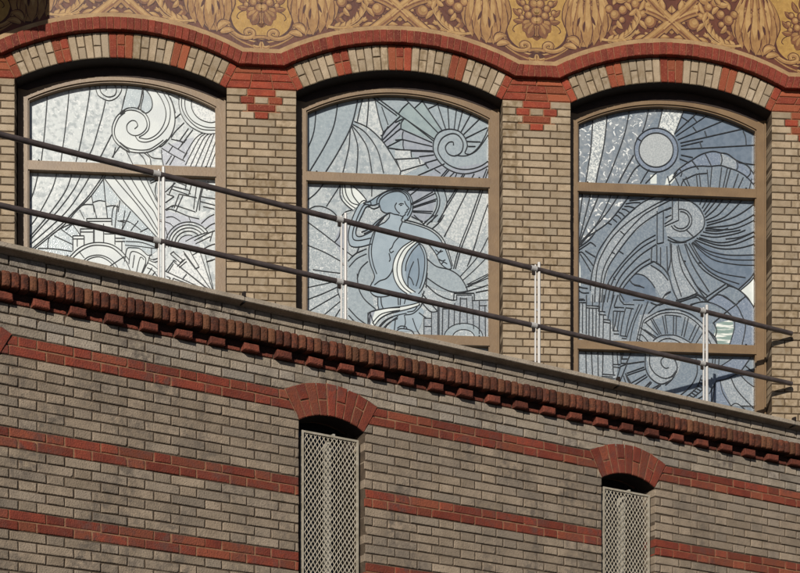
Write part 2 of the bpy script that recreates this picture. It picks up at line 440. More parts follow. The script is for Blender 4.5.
# ------------------------------------------------------------------ painted frieze
fz = MB()
top = 8.95
base = full_line(.14)
fz.strip(FAC, base, [(a, top) for a, z in base], .0035, .011, MAR)
MEDS = {j: MB() for j in range(-2, 3)}; med = MEDS
def tgt(mb, k, mi): return mb[k if mi > 0 else k+1] if mb is MEDS else mb
def fat(p): return FAC.at(p[0], p[1], 0.0)
def copies(mirror=True):
    for k in (-2, -1, 0, 1):
        for m in ((1, -1) if mirror else (1,)): yield k, m
CNT = [0]
def put(mb, pts, m, layer, only=None):
    CNT[0] += 1; layer += CNT[0]*.012
    loc = [fat(p) for p in pts]
    for k, mi in copies():
        sh = [((a if mi > 0 else -a) + (k + (0 if mi > 0 else 0))*PER, z) for a, z in loc]
        sh = [(a, z) for a, z in sh]
        if max(a for a, z in sh) < -5.4 or min(a for a, z in sh) > 5.4: continue
        tgt(mb, k, mi).flat(FAC, sh, .003 - layer*.00013, m)
def line(mb, pts, w, m, layer):
    loc = spline([fat(p) for p in pts], 5)
    for k, mi in copies():
        sh = [((a if mi > 0 else -a) + k*PER, z) for a, z in loc]
        if max(a for a, z in sh) < -5.4 or min(a for a, z in sh) > 5.4: continue
        tgt(mb, k, mi).came(FAC, sh, .003 - layer*.00013, w, .0001, m)
def bez(p, q, bend, n=8):
    mx, my = (p[0]+q[0])/2 - (q[1]-p[1])*bend, (p[1]+q[1])/2 + (q[0]-p[0])*bend
    return [((1-t)**2*p[0]+2*t*(1-t)*mx+t*t*q[0], (1-t)**2*p[1]+2*t*(1-t)*my+t*t*q[1]) for t in [i/n for i in range(n+1)]]
def almond(p, q, w, bend=0.0, fat_at=.5, n=8):
    sp = bez(p, q, bend, n); up, dn = [], []
    for i, c in enumerate(sp):
        a, b = sp[max(i-1,0)], sp[min(i+1,n)]
        tx, ty = b[0]-a[0], b[1]-a[1]; l = math.hypot(tx, ty) or 1
        t = i/n; s = (math.sin(math.pi*t**(math.log(.5)/math.log(fat_at)))**.8 if 0 < t < 1 else 0)*w/2
        up.append((c[0]-ty/l*s, c[1]+tx/l*s)); dn.append((c[0]+ty/l*s, c[1]-tx/l*s))
    return up + dn[::-1][1:-1], sp
def leaf(mb, p, q, w, bend=0.0, layer=2, body=OCH, hl=OCHL, fat_at=.45, vein=True):
    o, sp = almond(p, q, w + (1.5 if w < 5 else 2.3), bend, fat_at); put(mb, o, MARD, layer)
    o, sp = almond(p, q, w, bend, fat_at); put(mb, o, body, layer + 1)
    g = w*.16
    p2 = (p[0]+g*.6, p[1]-g); q2 = (q[0]*.8+p[0]*.2+g*.6, q[1]*.8+p[1]*.2-g)
    o, s2 = almond(p2, q2, w*.5, bend, fat_at); put(mb, o, hl, layer + 2)
    if vein: line(mb, sp[:7:2], .005, BRN, layer + 3)
def ball(mb, c, r, layer=2, body=OCH, hl=OCHL):
    ci = lambda x, y, rr, n=14: [(x+rr*math.cos(2*math.pi*i/n), y+rr*math.sin(2*math.pi*i/n)) for i in range(n)]
    put(mb, ci(c[0], c[1], r+.8), MARD, layer); put(mb, ci(c[0], c[1], r), BRN, layer+1)
    put(mb, ci(c[0]-r*.12, c[1]-r*.15, r*.8), body, layer+2); put(mb, ci(c[0]-r*.25, c[1]-r*.3, r*.42), hl, layer+3)
def acanthus(mb, spine, n, l0, l1, w, side, ang=55, layer=3, curl=.25, **k):
    sp = spline(spine, 8); m = len(sp)
    for i in range(n):
        t = (i+.3)/n; j = min(m-2, int(t*(m-1))); c = sp[j]
        tx, ty = sp[j+1][0]-c[0], sp[j+1][1]-c[1]; l = math.hypot(tx, ty) or 1; tx /= l; ty /= l
        for sg in ((1, -1) if side == 0 else (side,)):
            an = math.radians(ang)*sg; L = l0 + (l1-l0)*t
            dx, dy = tx*math.cos(an) - ty*math.sin(an), tx*math.sin(an) + ty*math.cos(an)
            leaf(mb, c, (c[0]+dx*L, c[1]+dy*L), w, -curl*sg, layer + (i % 3), vein=False, **k)
    line(mb, spine, .014, MARD, layer+6); line(mb, spine, .009, OCHL, layer+7)

# gold ground of the medallions over the piers
half = [(261.4,-60),(300,-60),(301,-12),(298,2),(294,13),(292,23),(289,30),(282,36),(272,39.5),(261.4,40.5)]
put(med, half, YEL, 1)
line(med, half[1:], .016, MARD, 1.5); line(med, [(302,-60),(303,-12),(300,2),(296,13),(294,24),(291,31),(283,38),(272,41.5),(261.4,42.5)], .010, OCHL, 2.2)
# flower hanging in the medallion
rs = random.Random(3)
for ang, L in ((90, 17), (62, 17), (35, 15), (118, 17), (145, 15), (10, 13), (170, 13)):
    if ang > 90: continue
    t = math.radians(ang)
    leaf(med, (262.0 + 4*math.cos(t), 9+3*math.sin(t)), (262.0 + (L+2)*math.cos(t), 11 + (L)*math.sin(t)), 8.2, 0, 3 + (ang % 3), body=BRN, hl=OCH, fat_at=.6)
for x, y, r in ((264,8,4.2),(270,3,3.8),(263,-1,4.5),(272,-4,3.6),(265,-9,4.2),(277,6,2.6),(279,0,2.6),(276,-9,3)):
    ball(med, (x, y), r, 6, body=OCH, hl=OCHL)
for p, q in (((276,4),(286,-3)),((275,9),(286,9)),((273,-6),(283,-13)),((268,-12),(275,-24)),((264,-14),(264,-30))):
    leaf(med, p, q, 4.6, .15, 4, body=BRN, hl=OCH)
line(med, [(279,12),(284,15),(286,19),(284,21)], .007, MARD, 4)
# volute bracket below the medallion
for pts, w in (([(296,27),(292,33),(284,38),(276,39),(270,36.5),(270,32.5),(274,31),(277,33),(276,36)], .030),):
    line(med, pts, w+.012, MARD, 6); line(med, pts, w, OCH, 7); line(med, [(x-.5, y-.7) for x, y in pts], w*.35, OCHL, 8)
line(med, [(261.4,37),(266,37.5),(270,39)], .03, MARD, 6); line(med, [(261.4,37),(266,37.5),(270,39)], .02, OCH, 7)
put(med, [(261.4,40.5),(268,42),(270,45),(266,46),(261.4,44)], MARD, 7)
leaf(med, (261.6,42.5), (261.6,52), 6, 0, 8, body=OCH); leaf(med, (262.5,47), (270.5,45.5), 4, .4, 8, body=OCH)
line(med, [(300,30),(292,37),(282,43),(272,46.5),(266,48)], .012, OCH, 5)

# acanthus plumes either side of the medallion
put(fz, spline([(318,-60),(322,-10),(320,6),(322,20),(320,30),(313,36),(304,35),(300,29),(303,22),(301,10),(304,-4),(306,-60)],4), MARD, 2)
put(fz, spline([(317,-60),(320,-8),(318,7),(320,20),(318,29),(312,34),(305,33),(302,28),(305,22),(303,10),(306,-4),(308,-60)],4), OCH, 3)
fan = [((297,21),9,.35),((331,24),8,-.3),((300,31),9.5,.25),((327,30),9,-.22),((306,36),10,.12),((320,33.5),10,-.12),((313,35.5),10.5,0)]
for n_, (tip, w, b) in enumerate(fan):
    x0 = 313 + (tip[0]-313)*.25
    for q in (.42, .58, .74):          # side lobes peeping out from under each finger
        cx, cy = x0 + (tip[0]-x0)*q, -34 + (tip[1]+34)*q
        for sg in (-1, 1): leaf(fz, (cx, cy-2), (cx + sg*(6.5+q*2) + (tip[0]-313)*.12, cy + 6.5), 5.6, -.35*sg, 3 + n_//2, body=OCH, hl=OCHL, vein=False)
    leaf(fz, (x0, -34), tip, w + .4, b, 6 + n_//2, body=OCH, hl=OCHL, fat_at=.74)
    line(fz, [(x0, -34), (x0*.45+tip[0]*.55, -34*.45+tip[1]*.55), (tip[0]*.92+x0*.08, tip[1]*.92-34*.08)], .008, BRN, 11)
for p, q in (((306,4),(303.5,14)),((318,3),(322,13)),((311,8),(310,20))):
    o, _ = almond(p, q, 2.6, .1); put(fz, o, MARD, 12)
leaf(fz, (304,34), (292,26), 7, .5, 10); leaf(fz, (302,37), (288,33.5), 6, .35, 10)
for y in (-50, -40): 
    for sg in (-1, 1): leaf(fz, (313, y-12), (313+sg*11, y+6), 8, -.3*sg, 9)
# sweeping plume running up from the acanthus to the swags
rib = [(325,-14),(331,4),(338,18),(344,25)]
line(fz, rib, .065, MARD, 2); line(fz, rib, .048, BRN, 3); line(fz, [(x+1.6,y-.6) for x,y in rib], .016, OCH, 4)
acanthus(fz, [(333,27),(344,27),(354,23),(363,14),(368,4)], 8, 8, 13, 5.4, -1, 42, 5, .3)
acanthus(fz, [(333,27.5),(344,28),(355,25),(366,17)], 5, 5, 7, 4, 1, 30, 5, .2)
line(fz, [(328,26.5),(344,28.5),(356,25),(364,18)], .03, MARD, 9); line(fz, [(328,26.5),(344,28.5),(356,25),(364,18)], .02, OCHL, 10)
# fruit and leaves
for x, y, r in ((342,2,5.2),(350,-3,4.6),(336,-4,4.2),(349,7,3.2),(378,9,6.2),(386,3,5),(371,1,4),(377,-7,5.5),(388,-9,4.5),(363,-9,4.6),(356,-14,4.5),(394,14,3.5),(390,19,3),(384,17,2.6)):
    ball(fz, (x, y), r, 6)
for p, q, w, b in (((344,8),(350,16),4.5,.2),((356,2),(364,-5),5,.2),((366,8),(374,17),5,-.2),((358,-2),(350,-12),5,.2),((372,20),(385,24),4.5,.2),((374,24),(362,26.5),4,.2),
        ((381,-1),(392,-7),5,.2),((386,10),(396,7),5,-.2),((330,-6),(324,-18),5,.2),((340,-8),(347,-18),5,-.2),((386,24),(398,25),4,-.15),((392,21),(384,13),4,.2),((366,-2),(372,-16),5,.2),((394,2),(400,-8),5,.2)):
    leaf(fz, p, q, w, b, 5)
# ribbons crossing over each window
for pts in ([(372,30),(384,21),(400,8),(413,-3),(424,-14)], [(374,-4),(386,1),(400,10),(409,19)]):
    line(fz, pts, .085, MARD, 12); line(fz, pts, .068, OCH, 13); line(fz, [(x-1, y-1.6) for x, y in pts], .02, OCHL, 14); line(fz, [(x+1.2, y+1.8) for x, y in pts], .014, BRN, 14)
rs = random.Random(11)
for i in range(46):      # small leaves filling the maroon ground
    x, y = rs.uniform(324, 400), rs.uniform(-58, 22)
    t = rs.uniform(0, 6.28); L = rs.uniform(6, 11)
    leaf(fz, (x, y), (x+L*math.cos(t), y+L*math.sin(t)), rs.uniform(3.2, 5), rs.uniform(-.3,.3), 1 + (i % 3), body=BRN if i % 3 else OCH, hl=OCH)
for i in range(26):
    x, y = rs.uniform(326, 400), rs.uniform(-60, -8); t = rs.uniform(0, 6.28); L = rs.uniform(9, 14)
    leaf(fz, (x, y), (x+L*math.cos(t), y+L*math.sin(t)), rs.uniform(5, 7), rs.uniform(-.3,.3), 5 + (i % 3))
fzo = keep(fz.build('painted_frieze'))
for j in sorted(MEDS):
    if MEDS[j].f: MEDS[j].build('medallion', fzo)
# above the picture: cornice, roof edge, an added block that shades the frieze
cn = MB()
XA, XB = -1.5*PER-PW/2-EXT, 1.5*PER+PW/2+EXT
cn.box(FAC, XA, XB, 9.3, 9.42, -.16, .32, ZINC); cn.box(FAC, XA, XB, 9.42, 9.56, -.34, .32, ZINC); cn.box(FAC, XA, XB, 9.56, 9.62, -.40, .32, ZINC)
keep(cn.build('cornice'))
rf = MB()
rf.quad([FAC.P(XA, 9.62, -.3), FAC.P(XB, 9.62, -.3), FAC.P(XB, 11.4, 2.4), FAC.P(XA, 11.4, 2.4)], TILE)
rf.quad([FAC.P(XA, 11.4, 2.4), FAC.P(XB, 11.4, 2.4), FAC.P(XB, 9.62, 5.2), FAC.P(XA, 9.62, 5.2)], TILE)
keep(rf.build('roof'))
bk = MB()  # unseen block, shaped to cast the shadow on the frieze's left corner
pr = [(.0, 8.5), (-.4, 8.42), (-.85, 8.26), (-1.0, 8.2), (-1.03, 8.3), (-1.03, 9.0), (.0, 9.0)]
for a0, a1 in ((-4.6, -3.14),):
    n = len(pr); A = bk.add([FAC.P(a0, z, d) for d, z in pr]); B = bk.add([FAC.P(a1, z, d) for d, z in pr])
    bk.face(A, ZINC); bk.face(B[::-1], ZINC)
    for i in range(n):
        j = (i+1) % n; bk.face([A[i], A[j], B[j], B[i]][::-1], ZINC)
    bk.box(FAC, a0-.05, a1+.03, 9.0, 9.1, -1.08, .011, ZINC)
keep(bk.build('shade_block'))
bb = MB()
bb.box(FAC, XA, XB, -EYE, 9.6, 5.0, 5.2, PLAST); bb.box(FAC, XA, XA+.2, -EYE, 9.6, .325, 5.0, PLAST); bb.box(FAC, XB-.2, XB, -EYE, 9.6, .325, 5.0, PLAST)
keep(bb.build('rear_walls'))

# ------------------------------------------------------------------ stained glass windows
GA, GR = .745, 1.665; GC = 7.496 - GR
DF, DG = .15, .21             # depth of the frame's face and of the glass
SC = 7.96
CROPS = {'A':(25,75),'B':(120,75),'C':(25,140),'D':(120,140),'E':(25,205),'F':(120,205),'G':(130,230),
 'H':(300,85),'I':(395,85),'J':(300,150),'K':(395,150),'L':(300,215),'M':(395,215),'N':(300,275),'O':(395,275),
 'P':(570,98),'Q':(665,98),'R':(570,165),'S':(665,165),'T':(570,230),'U':(665,230),'V':(570,295),'W':(665,295),
 'X':(570,340),'Z':(665,345),'q':(301,176),'a':(295,180),'b':(565,90),'p':(0,0)}
SCS = {'q':3.41, 'a':3.37, 'b':3.81, 'p':1.0}
def tr(key, s):
    ox, oy = CROPS[key]; k = SCS.get(key, SC)
    out = []
    for t in s.split():
        x, y = t.split(','); out.append((ox + float(x)/k, oy + float(y)/k))
    return out
def arc(key, cx, cy, r, t0, t1, ry=None, n=22):
    ox, oy = CROPS[key]; k = SCS.get(key, SC); ry = ry or r
    return [(ox + (cx + r*math.cos(math.radians(t0+(t1-t0)*i/n)))/k, oy + (cy + ry*math.sin(math.radians(t0+(t1-t0)*i/n)))/k) for i in range(n+1)]
def gl(p): return FAC.at(p[0], p[1], DG)

def build_window(c, panes, tint, strokes, straight, fills, label, lead, cw):
    """panes: (z0, z1) of each light from the top; strokes in photograph coordinates of the tracing"""
    f = MB(); a0, a1 = c-HW+.002, c+HW-.002
    zb = 4.92
    # arched head
    n = 30
    t = math.asin(GA/GR)
    lo = [(c + GR*math.sin(-t+2*t*i/n), GC + GR*math.cos(-t+2*t*i/n)) for i in range(n+1)]
    t2 = math.asin((HW-.002)/(RI))
    hi = [(c + RI*math.sin(-t2+2*t2*i/n), ZC + RI*math.cos(-t2+2*t2*i/n)-.001) for i in range(n+1)]
    f.strip(FAC, lo, hi, DF, DG+.04, FRAMEM)
    zs = lo[0][1]
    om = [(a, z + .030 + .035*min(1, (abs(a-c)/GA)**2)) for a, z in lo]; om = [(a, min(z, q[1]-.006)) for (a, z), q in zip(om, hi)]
    f.strip(FAC, om, [(a, z-.0012) for a, z in hi], DF-.0035, DF+.02, HEADSH)
    for s in (-1, 1):
        xs = sorted((c+s*GA, c+s*(HW-.002)))
        f.prism(FAC, [(xs[0], zb), (xs[1], zb), (xs[1], hi[0][1] if s > 0 else hi[0][1]), (xs[0], zs)] if s > 0 else [(xs[0], zb), (xs[1], zb), (xs[1], zs), (xs[0], hi[0][1])], DF, DG+.04, FRAMEM)
        xo = sorted((c+s*(HW-.004), c+s*(HW-.018)))
        f.box(FAC, xo[0], xo[1], zb, hi[0][1]-.03, DF-.014, DF+.002, FRAMEM)      # raised outer bead
    # glazing bead inside the head
    lo2 = [(c + (GR-.011)*math.sin(-t+2*t*i/n), GC + (GR-.011)*math.cos(-t+2*t*i/n)) for i in range(n+1)]
    f.strip(FAC, lo2, lo, DF+.012, DG-.002, FRAMEM)
    for s in (-1, 1):
        x = sorted((c+s*GA, c+s*(GA-.009))); f.box(FAC, x[0], x[1], zb+.06, zs, DF+.012, DG-.002, FRAMEM)
    f.box(FAC, c-GA, c+GA, zb, zb+.06, DF, DG+.04, FRAMEM)
    win = keep(f.build('window'))
    win['label'] = label
    for z0, z1 in zip([p[0] for p in panes[:-1]], [p[1] for p in panes[1:]]):
        tm = MB()
        tm.box(FAC, c-GA+.0005, c+GA-.0005, z1, z0, DF+.0015, DG+.03, FRAMEM)
        tm.box(FAC, c-GA+.003, c+GA-.003, z0, z0+.008, DF+.014, DG-.002, FRAMEM)
        for s in (-1, 1):
            tm.box(FAC, c+s*.66-.006, c+s*.66+.006, z0+.001, z0+.013, DF+.006, DF+.02, BLACK)
        tm.build('transom', win)
    for i, (z0, z1) in enumerate(panes):
        g = MB()
        if z1 is None: poly = [(c-GA, z0), (c+GA, z0)] + lo[::-1]
        else: poly = [(c-GA, z0), (c+GA, z0), (c+GA, z1), (c-GA, z1)]
        g.flat(FAC, poly, DG+.0015, G[tint[i]])
        zt = 9 if z1 is None else z1
        for j, (k, gm, pts, sm) in enumerate(fills):
            q = [gl(p) for p in (spline(pts, 4) if sm else pts)]
            q = clip(clip(clip(clip(q, 1, z0+.001, 1), 1, zt-.001, -1), 0, c-GA+.001, 1), 0, c+GA-.001, -1)
            if z1 is None: q = [(a, min(z, GC + math.sqrt(max(.01, (GR-.002)**2-(a-c)**2)))) for a, z in q]
            if len(q) > 2: g.flat(FAC, q, DG+.001 - j*.0001, G[gm])
        g.build('pane', win)
    ld = MB()
    for pts in strokes:
        ld.came(FAC, spline([gl(p) for p in pts], 5), DG-.003, cw*U(.9, 1.1), .0045, lead)
    for pts in straight:
        pts = [(p[0]+(q[0]-p[0])*u/8, p[1]+(q[1]-p[1])*u/8) for p, q in zip(pts, pts[1:]) for u in range(8)] + [pts[-1]]
        ld.came(FAC, [gl(p) for p in pts], DG-.0034, cw*U(.9, 1.1), .0045, lead)
    # trim what runs past the frame
    keepf = []
    lim = lambda p: (abs(p[0]-c) < GA+.045 and zb+.01 < p[1] < GC + math.sqrt(max(.01, (GR+.03)**2-(p[0]-c)**2)))
    for q, m, r in zip(ld.f, ld.m, ld.r):
        ok = True
        for vi in q:
            v = Vector(ld.v[vi]) - FAC.o; v.z -= EYE
            if not lim((v.dot(FAC.w), v.z)): ok = False
        if ok: keepf.append((q, m, r))
    ld.f = [k[0] for k in keepf]; ld.m = [k[1] for k in keepf]; ld.r = [k[2] for k in keepf]
    ld.build('leading', win)
    return win
def clip(poly, ax, v, sg):
    out = []
    n = len(poly)
    for i in range(n):
        p, q = poly[i], poly[(i+1) % n]
        ip, iq = (p[ax]-v)*sg >= 0, (q[ax]-v)*sg >= 0
        if ip: out.append(p)
        if ip != iq:
            t = (v-p[ax])/(q[ax]-p[ax]); out.append((p[0]+(q[0]-p[0])*t, p[1]+(q[1]-p[1])*t))
    return out
def T(key, *ss): return [tr(key, s) for s in ss]
Z1, Z2 = 6.76, 6.83
Z3, Z4 = 5.475, 5.545
PANES = [(Z2, None), (Z4, Z1), (4.94, Z3)]

# ---- left window
S = T('A', "178,140 172,250 160,400 148,530 128,690", "352,90 340,250 315,470 300,573 285,690", "522,60 505,200 470,400 435,573 405,690",
 "640,205 615,320 580,440 540,573 485,690", "792,170 770,275", "690,475 640,573 600,650 570,690",
 "645,120 650,90 690,70 725,105 715,160 660,175 610,145 595,100 605,55", "555,55 565,120 590,170 665,205 730,180 768,120 758,60",
 "796,280 730,330 693,420 705,510 760,573 830,617", "796,300 745,345 712,430 722,500 775,560 830,600")
S += T('B', "115,430 140,405 125,370 90,365 55,400 60,450 100,480 150,478 200,440 215,390 190,325 130,288 60,283 0,315", "0,300 60,265 130,265 195,300 232,365 228,430 195,470 150,495",
 "235,80 310,160 355,250 365,330 340,410 290,475 220,510 150,500", "120,485 150,525 210,535 280,510 340,460 385,390 400,300 385,220 340,140 285,85",
 "325,85 395,180 430,280 435,390 400,490 340,560 310,573", "180,95 230,150 255,210 250,270 205,305 165,270 185,170 180,95", "185,100 165,200 145,275",
 "65,70 45,150 10,290", "180,100 160,220 138,270", "470,140 470,250 500,340 560,410 640,455 700,470 770,465", "495,140 490,250 525,330 590,400 660,435 770,440",
 "525,145 515,230 535,310 590,375 680,415 770,420", "570,175 570,260 600,320 650,360 720,380 770,370", "370,145 475,195", "400,180 420,230 440,300",
 "440,345 480,310", "510,380 440,450 405,500", "545,425 470,530", "580,435 530,500 485,560", "405,510 480,530 500,545", "360,90 410,190")
S += T('D', "0,45 60,87 140,102 230,95 310,50 375,-5", "0,20 60,62 140,80 230,75 300,35 345,0", "655,-55 590,0 505,140", "680,-50 625,0 520,200", "705,-45 660,0 560,210", "730,-45 695,0 600,215",
 "748,-45 730,0 645,220", "762,10 685,220", "765,90 715,220", "330,65 420,120 515,170", "385,25 420,50 515,105", "420,50 385,100", "445,0 515,20", "460,75 530,-5", "500,155 535,100",
 "365,195 410,125", "395,200 435,130", "330,80 335,150 345,200", "150,105 190,150 210,200", "185,100 235,140 245,195", "210,95 255,140 330,150?".replace('?',''), "50,90 100,190")
S += T('C', "110,240 75,390 35,500 20,540", "258,240 215,390 100,605 25,705", "378,245 330,390 215,560 25,785", "455,250 390,390 255,570 180,640 20,815", "535,250 450,400 310,590 20,850",
 "640,255 510,440 385,573 290,670 30,885", "655,265 530,440 400,573 305,680 45,890", "420,545 470,515 540,515", "540,497 590,482 640,490", "650,530 700,522 745,535",
 "530,445 550,573", "625,320 640,490 650,573", "755,480 740,573", "755,50 690,140", "720,60 700,140")
S += T('D', "-130,300 0,465 110,577 230,707 300,782", "-80,260 20,380 160,545 308,765", "0,280 110,440 215,573 312,735", "75,285 190,470 270,573 315,690", "145,285 230,430 318,590", "205,300 260,420 320,530",
 "235,330 310,290", "240,345 315,315", "290,340 280,420 310,500")
S += T('E', "340,430 420,350 500,310 585,298 680,312 760,360 830,440", "360,440 430,375 510,330 585,320 680,335 750,385 815,460", "440,470 500,415 585,398 660,420 720,470 760,545", "455,480 510,430 585,412 650,435 700,480 740,545",
 "550,495 590,482 640,500", "430,370 470,420", "655,500 790,410", "470,110 435,40", "570,105 545,0", "655,100 645,0", "105,345 240,350 375,370", "230,245 380,315", "290,195 380,260", "380,155 440,240", "180,345 190,265 240,215 330,165 385,150",
 "300,420 345,400", "690,100 700,30 720,0", "735,0 715,180", "735,125 796,140", "796,45 770,200", "105,345 105,380", "320,200 380,150")
ST = T('E', "380,365 380,245 470,245 470,320", "380,270 470,270", "440,240 440,190 545,190 545,300", "440,215 545,215", "490,130 490,108 690,108 690,160", "495,130 690,130", "550,300 550,150", "625,300 625,150", "715,315 715,230 630,230",
 "720,265 796,265", "720,290 796,290", "770,290 770,370", "415,270 415,330")
S += T('F', "85,50 20,190", "145,125 85,205", "0,125 60,130 120,165 165,200", "220,185 160,215", "45,290 180,300 310,350", "40,320 150,330 305,350", "250,345 250,400",
 "35,450 55,350 100,340 160,350 220,400 250,395", "70,470 85,380 130,375 190,410 205,440 190,520 150,580", "100,500 115,400", "130,540 160,420 190,435", "165,560 200,470", "240,400 215,470 160,570",
 "215,460 260,480 310,520", "215,500 260,520 300,570", "255,500 210,570", "280,530 250,573", "225,420 260,435 310,420", "235,440 270,455 310,445", "100,573 60,470 30,420",
 "365,100 420,95 480,130", "360,135 400,150 430,180", "645,150 700,100 750,75", "680,190 720,160 755,145", "365,45 410,35 545,90 630,110", "545,90 560,130",
 "590,285 700,225 755,205", "520,290 600,250 700,215", "600,310 720,250", "575,400 700,330 755,310", "740,205 715,290", "690,450 755,430",
 "360,180 380,260", "410,20 430,0")
S += [arc('F', 545, 320, 185, 175, 330), arc('F', 545, 320, 162, 175, 322), arc('F', 545, 320, 138, 175, 318), arc('F', 545, 320, 112, 172, 312), arc('F', 545, 330, 90, 190, 290)]
ST += T('G', "645,497 345,385", "645,497 275,325", "650,497 390,290", "648,490 350,255", "655,490 425,170", "658,480 560,185", "662,470 600,200", "665,490 580,440", "320,190 400,260", "345,175 420,240", "320,190 350,170", "400,260 425,235", "430,190 520,310", "475,165 550,295",
 "520,310 550,295", "285,330 350,240 370,255", "300,340 345,270", "375,290 440,230", "390,300 450,250", "345,385 330,420", "420,390 450,350", "290,370 320,380 300,420", "605,255 660,240")
ST += T('D', "360,415 440,340", "390,430 430,340", "425,370 545,400 560,430", "440,330 530,365", "410,390 540,435", "530,320 520,385", "570,350 545,440", "610,350 585,550", "650,370 605,570", "660,380 640,450 760,470", "640,450 630,560", "640,490 755,520", "470,430 610,460",
 "470,430 430,540", "500,440 440,573", "440,520 600,573", "360,500 430,450", "350,560 420,520", "370,430 430,450", "660,530 750,550", "700,330 690,400")
FL = [(0, 'w', tr('E', "340,450 380,260 470,200 545,100 690,100 700,230 796,260 796,420 740,570 400,573"), False),
 (0, 'pb', tr('E', "100,350 190,260 300,190 380,150 440,240 380,260 375,370 340,440 100,400"), False),
 (0, 'pb', tr('C', "625,320 755,480 700,520 640,490 540,490 530,445"), False), (0, 'pb', tr('E', "650,10 796,60 796,240 715,230 690,110 655,110"), False),
 (0, 'pb', tr('F', "0,0 60,0 230,190 300,280 305,350 40,320 0,240"), False), (0, 'w', tr('D', "-130,300 0,465 300,782 318,590 205,290 -80,270"), False),
 (0, 'pv', tr('F', "360,40 640,120 750,80 755,200 640,160 545,135 430,190 360,300"), False), (0, 'wr', tr('G', "280,420 300,330 425,170 560,185 665,497 345,430"), False),
 (0, 'w', tr('A', "796,280 730,330 693,420 705,510 760,573 830,617 990,600 1090,560 1150,500 1190,400 1180,260 1100,100 1000,90 960,300"), True),
 (0, 'pb', tr('B', "180,95 230,150 255,210 250,270 205,305 165,270 185,170"), True), (0, 'pb', tr('B', "65,70 180,90 145,275 60,270 10,290"), False),
 (0, 'w', tr('B', "470,140 470,250 560,410 700,470 770,465 770,200"), False), (0, 'wr', arc('B', 715, 230, 145, 0, 360), False),
 (0, 'pv', tr('D', "330,60 530,-10 760,-40 760,215 345,205"), False), (0, 'pv', arc('F', 545, 330, 90, 180, 360), False), (0, 'wr', tr('D', "590,-40 760,-60 765,215 530,205"), False),
 (0, 'pb', tr('F', "40,320 305,350 250,400 160,350 50,345"), False), (0, 'w', tr('F', "35,470 60,350 160,350 240,400 310,520 200,573 90,573"), False)]
build_window(WC[0], PANES, ('wm', 'wm', 'w'), S, ST, FL, 'leftmost arched window of white leaded glass with a large spiral and a rayed castle', LEADP, .0072)

# ---- middle window
S = T('H', "128,170 110,370 50,530 20,570", "302,130 270,320 200,480 75,690", "465,90 425,270 380,390 280,573 205,690", "505,80 475,200 455,290", "400,340 395,420 385,517 340,700", "410,330 445,430 460,517 450,700",
 "415,325 490,420 540,517 572,700", "420,315 520,380 615,517 665,700", "430,290 540,340 640,430 705,517 796,670", "548,90 540,220 530,330", "590,90 630,270 660,370", "650,175 700,315")
ST = T('H', "560,90 770,245", "595,90 796,240", "650,440 660,380 796,250", "650,445 796,300", "665,460 796,350", "690,495 796,440", "690,500 796,515", "640,405 660,400 700,330")
ST += T('I', "65,95 345,385", "0,215 310,430", "75,265 305,445", "45,350 295,460", "60,435 295,490", "0,440 60,435", "0,515 300,525", "215,125 375,365", "265,190 340,155", "335,145 405,360", "418,150 430,355", "490,180 470,355", "540,195 500,360",
 "608,225 525,375", "695,250 545,395", "735,340 560,425", "570,450 680,455", "580,490 640,490", "125,520 130,573", "155,185 215,130", "0,380 45,350", "0,300 75,265")
S += T('I', "30,225 60,185 105,145", "45,350 50,300 75,265", "65,370 58,400 60,440", "65,445 63,480 70,510", "465,480 460,455 425,460 400,500 425,550 480,565 530,530 540,460 500,400 440,390 370,430 340,510 365,577 420,632 500,667 590,672 680,647 750,600",
 "555,540 575,480 550,410 500,365 420,353 350,378 310,440 305,520 340,597 400,657 480,697 570,707 670,682 750,640", "555,545 600,550 660,500 710,420 740,350", "480,560 560,565 640,530 700,460 745,390")
ST += T('K', "5,75 185,65", "10,80 45,170", "45,170 250,110", "10,80 0,70", "185,60 200,110", "45,170 35,210", "130,10 310,15", "190,55 310,40", "235,105 340,75", "180,205 395,110", "315,155 360,185", "355,225 420,150", "375,225 430,160", "425,225 470,180", "475,225 490,190", "520,225 540,195", "535,225 555,195",
 "610,225 630,190", "700,225 730,150", "720,225 745,150", "235,105 265,145",
 "120,360 200,300", "125,430 300,335", "125,440 320,345", "135,455 330,390", "135,465 325,405", "140,485 300,490", "140,495 290,505", "130,530 220,570", "485,310 415,420", "500,310 340,573", "585,310 465,550", "680,320 590,573", "698,320 610,573", "740,430 690,573", "95,330 160,300")
S += T('K', "305,310 335,390 325,470 280,540 235,573", "330,310 355,390 345,470 290,573", "385,305 410,390 405,450 350,573")
S += T('J', "200,255 120,350 35,415", "320,280 210,450", "45,490 120,450 200,458 270,500 310,560 322,620 310,690 275,735", "320,280 320,370 360,430 420,480", "335,280 345,370 390,430 440,465", "355,280 370,360 410,420 470,440", "405,280 420,360 470,430", "415,285 470,330 510,375 530,405", "572,280 570,370",
 "320,540 360,495 410,480")
S += T('L', "45,45 160,130 270,215 420,330", "45,235 200,300 325,370", "100,435 200,450 325,465", "380,370 440,310 530,270", "390,415 450,350 530,310", "455,510 480,430 540,370", "410,330 450,300 470,250")
S += T('N', "40,105 270,55", "35,205 180,150 300,95", "35,310 180,225 310,150", "165,340 320,210", "270,350 320,270", "180,345 260,345 330,375", "455,-10 465,100 510,190 600,270", "385,265 460,345 530,395", "385,320 440,380 460,410", "300,60 300,130 325,200",
 "545,300 620,280 700,265 796,260", "575,385 650,310 796,280", "610,440 700,350 796,315", "655,455 700,390 780,330", "540,300 540,400", "560,300 550,400", "760,460 790,430 840,430 890,445 910,480")
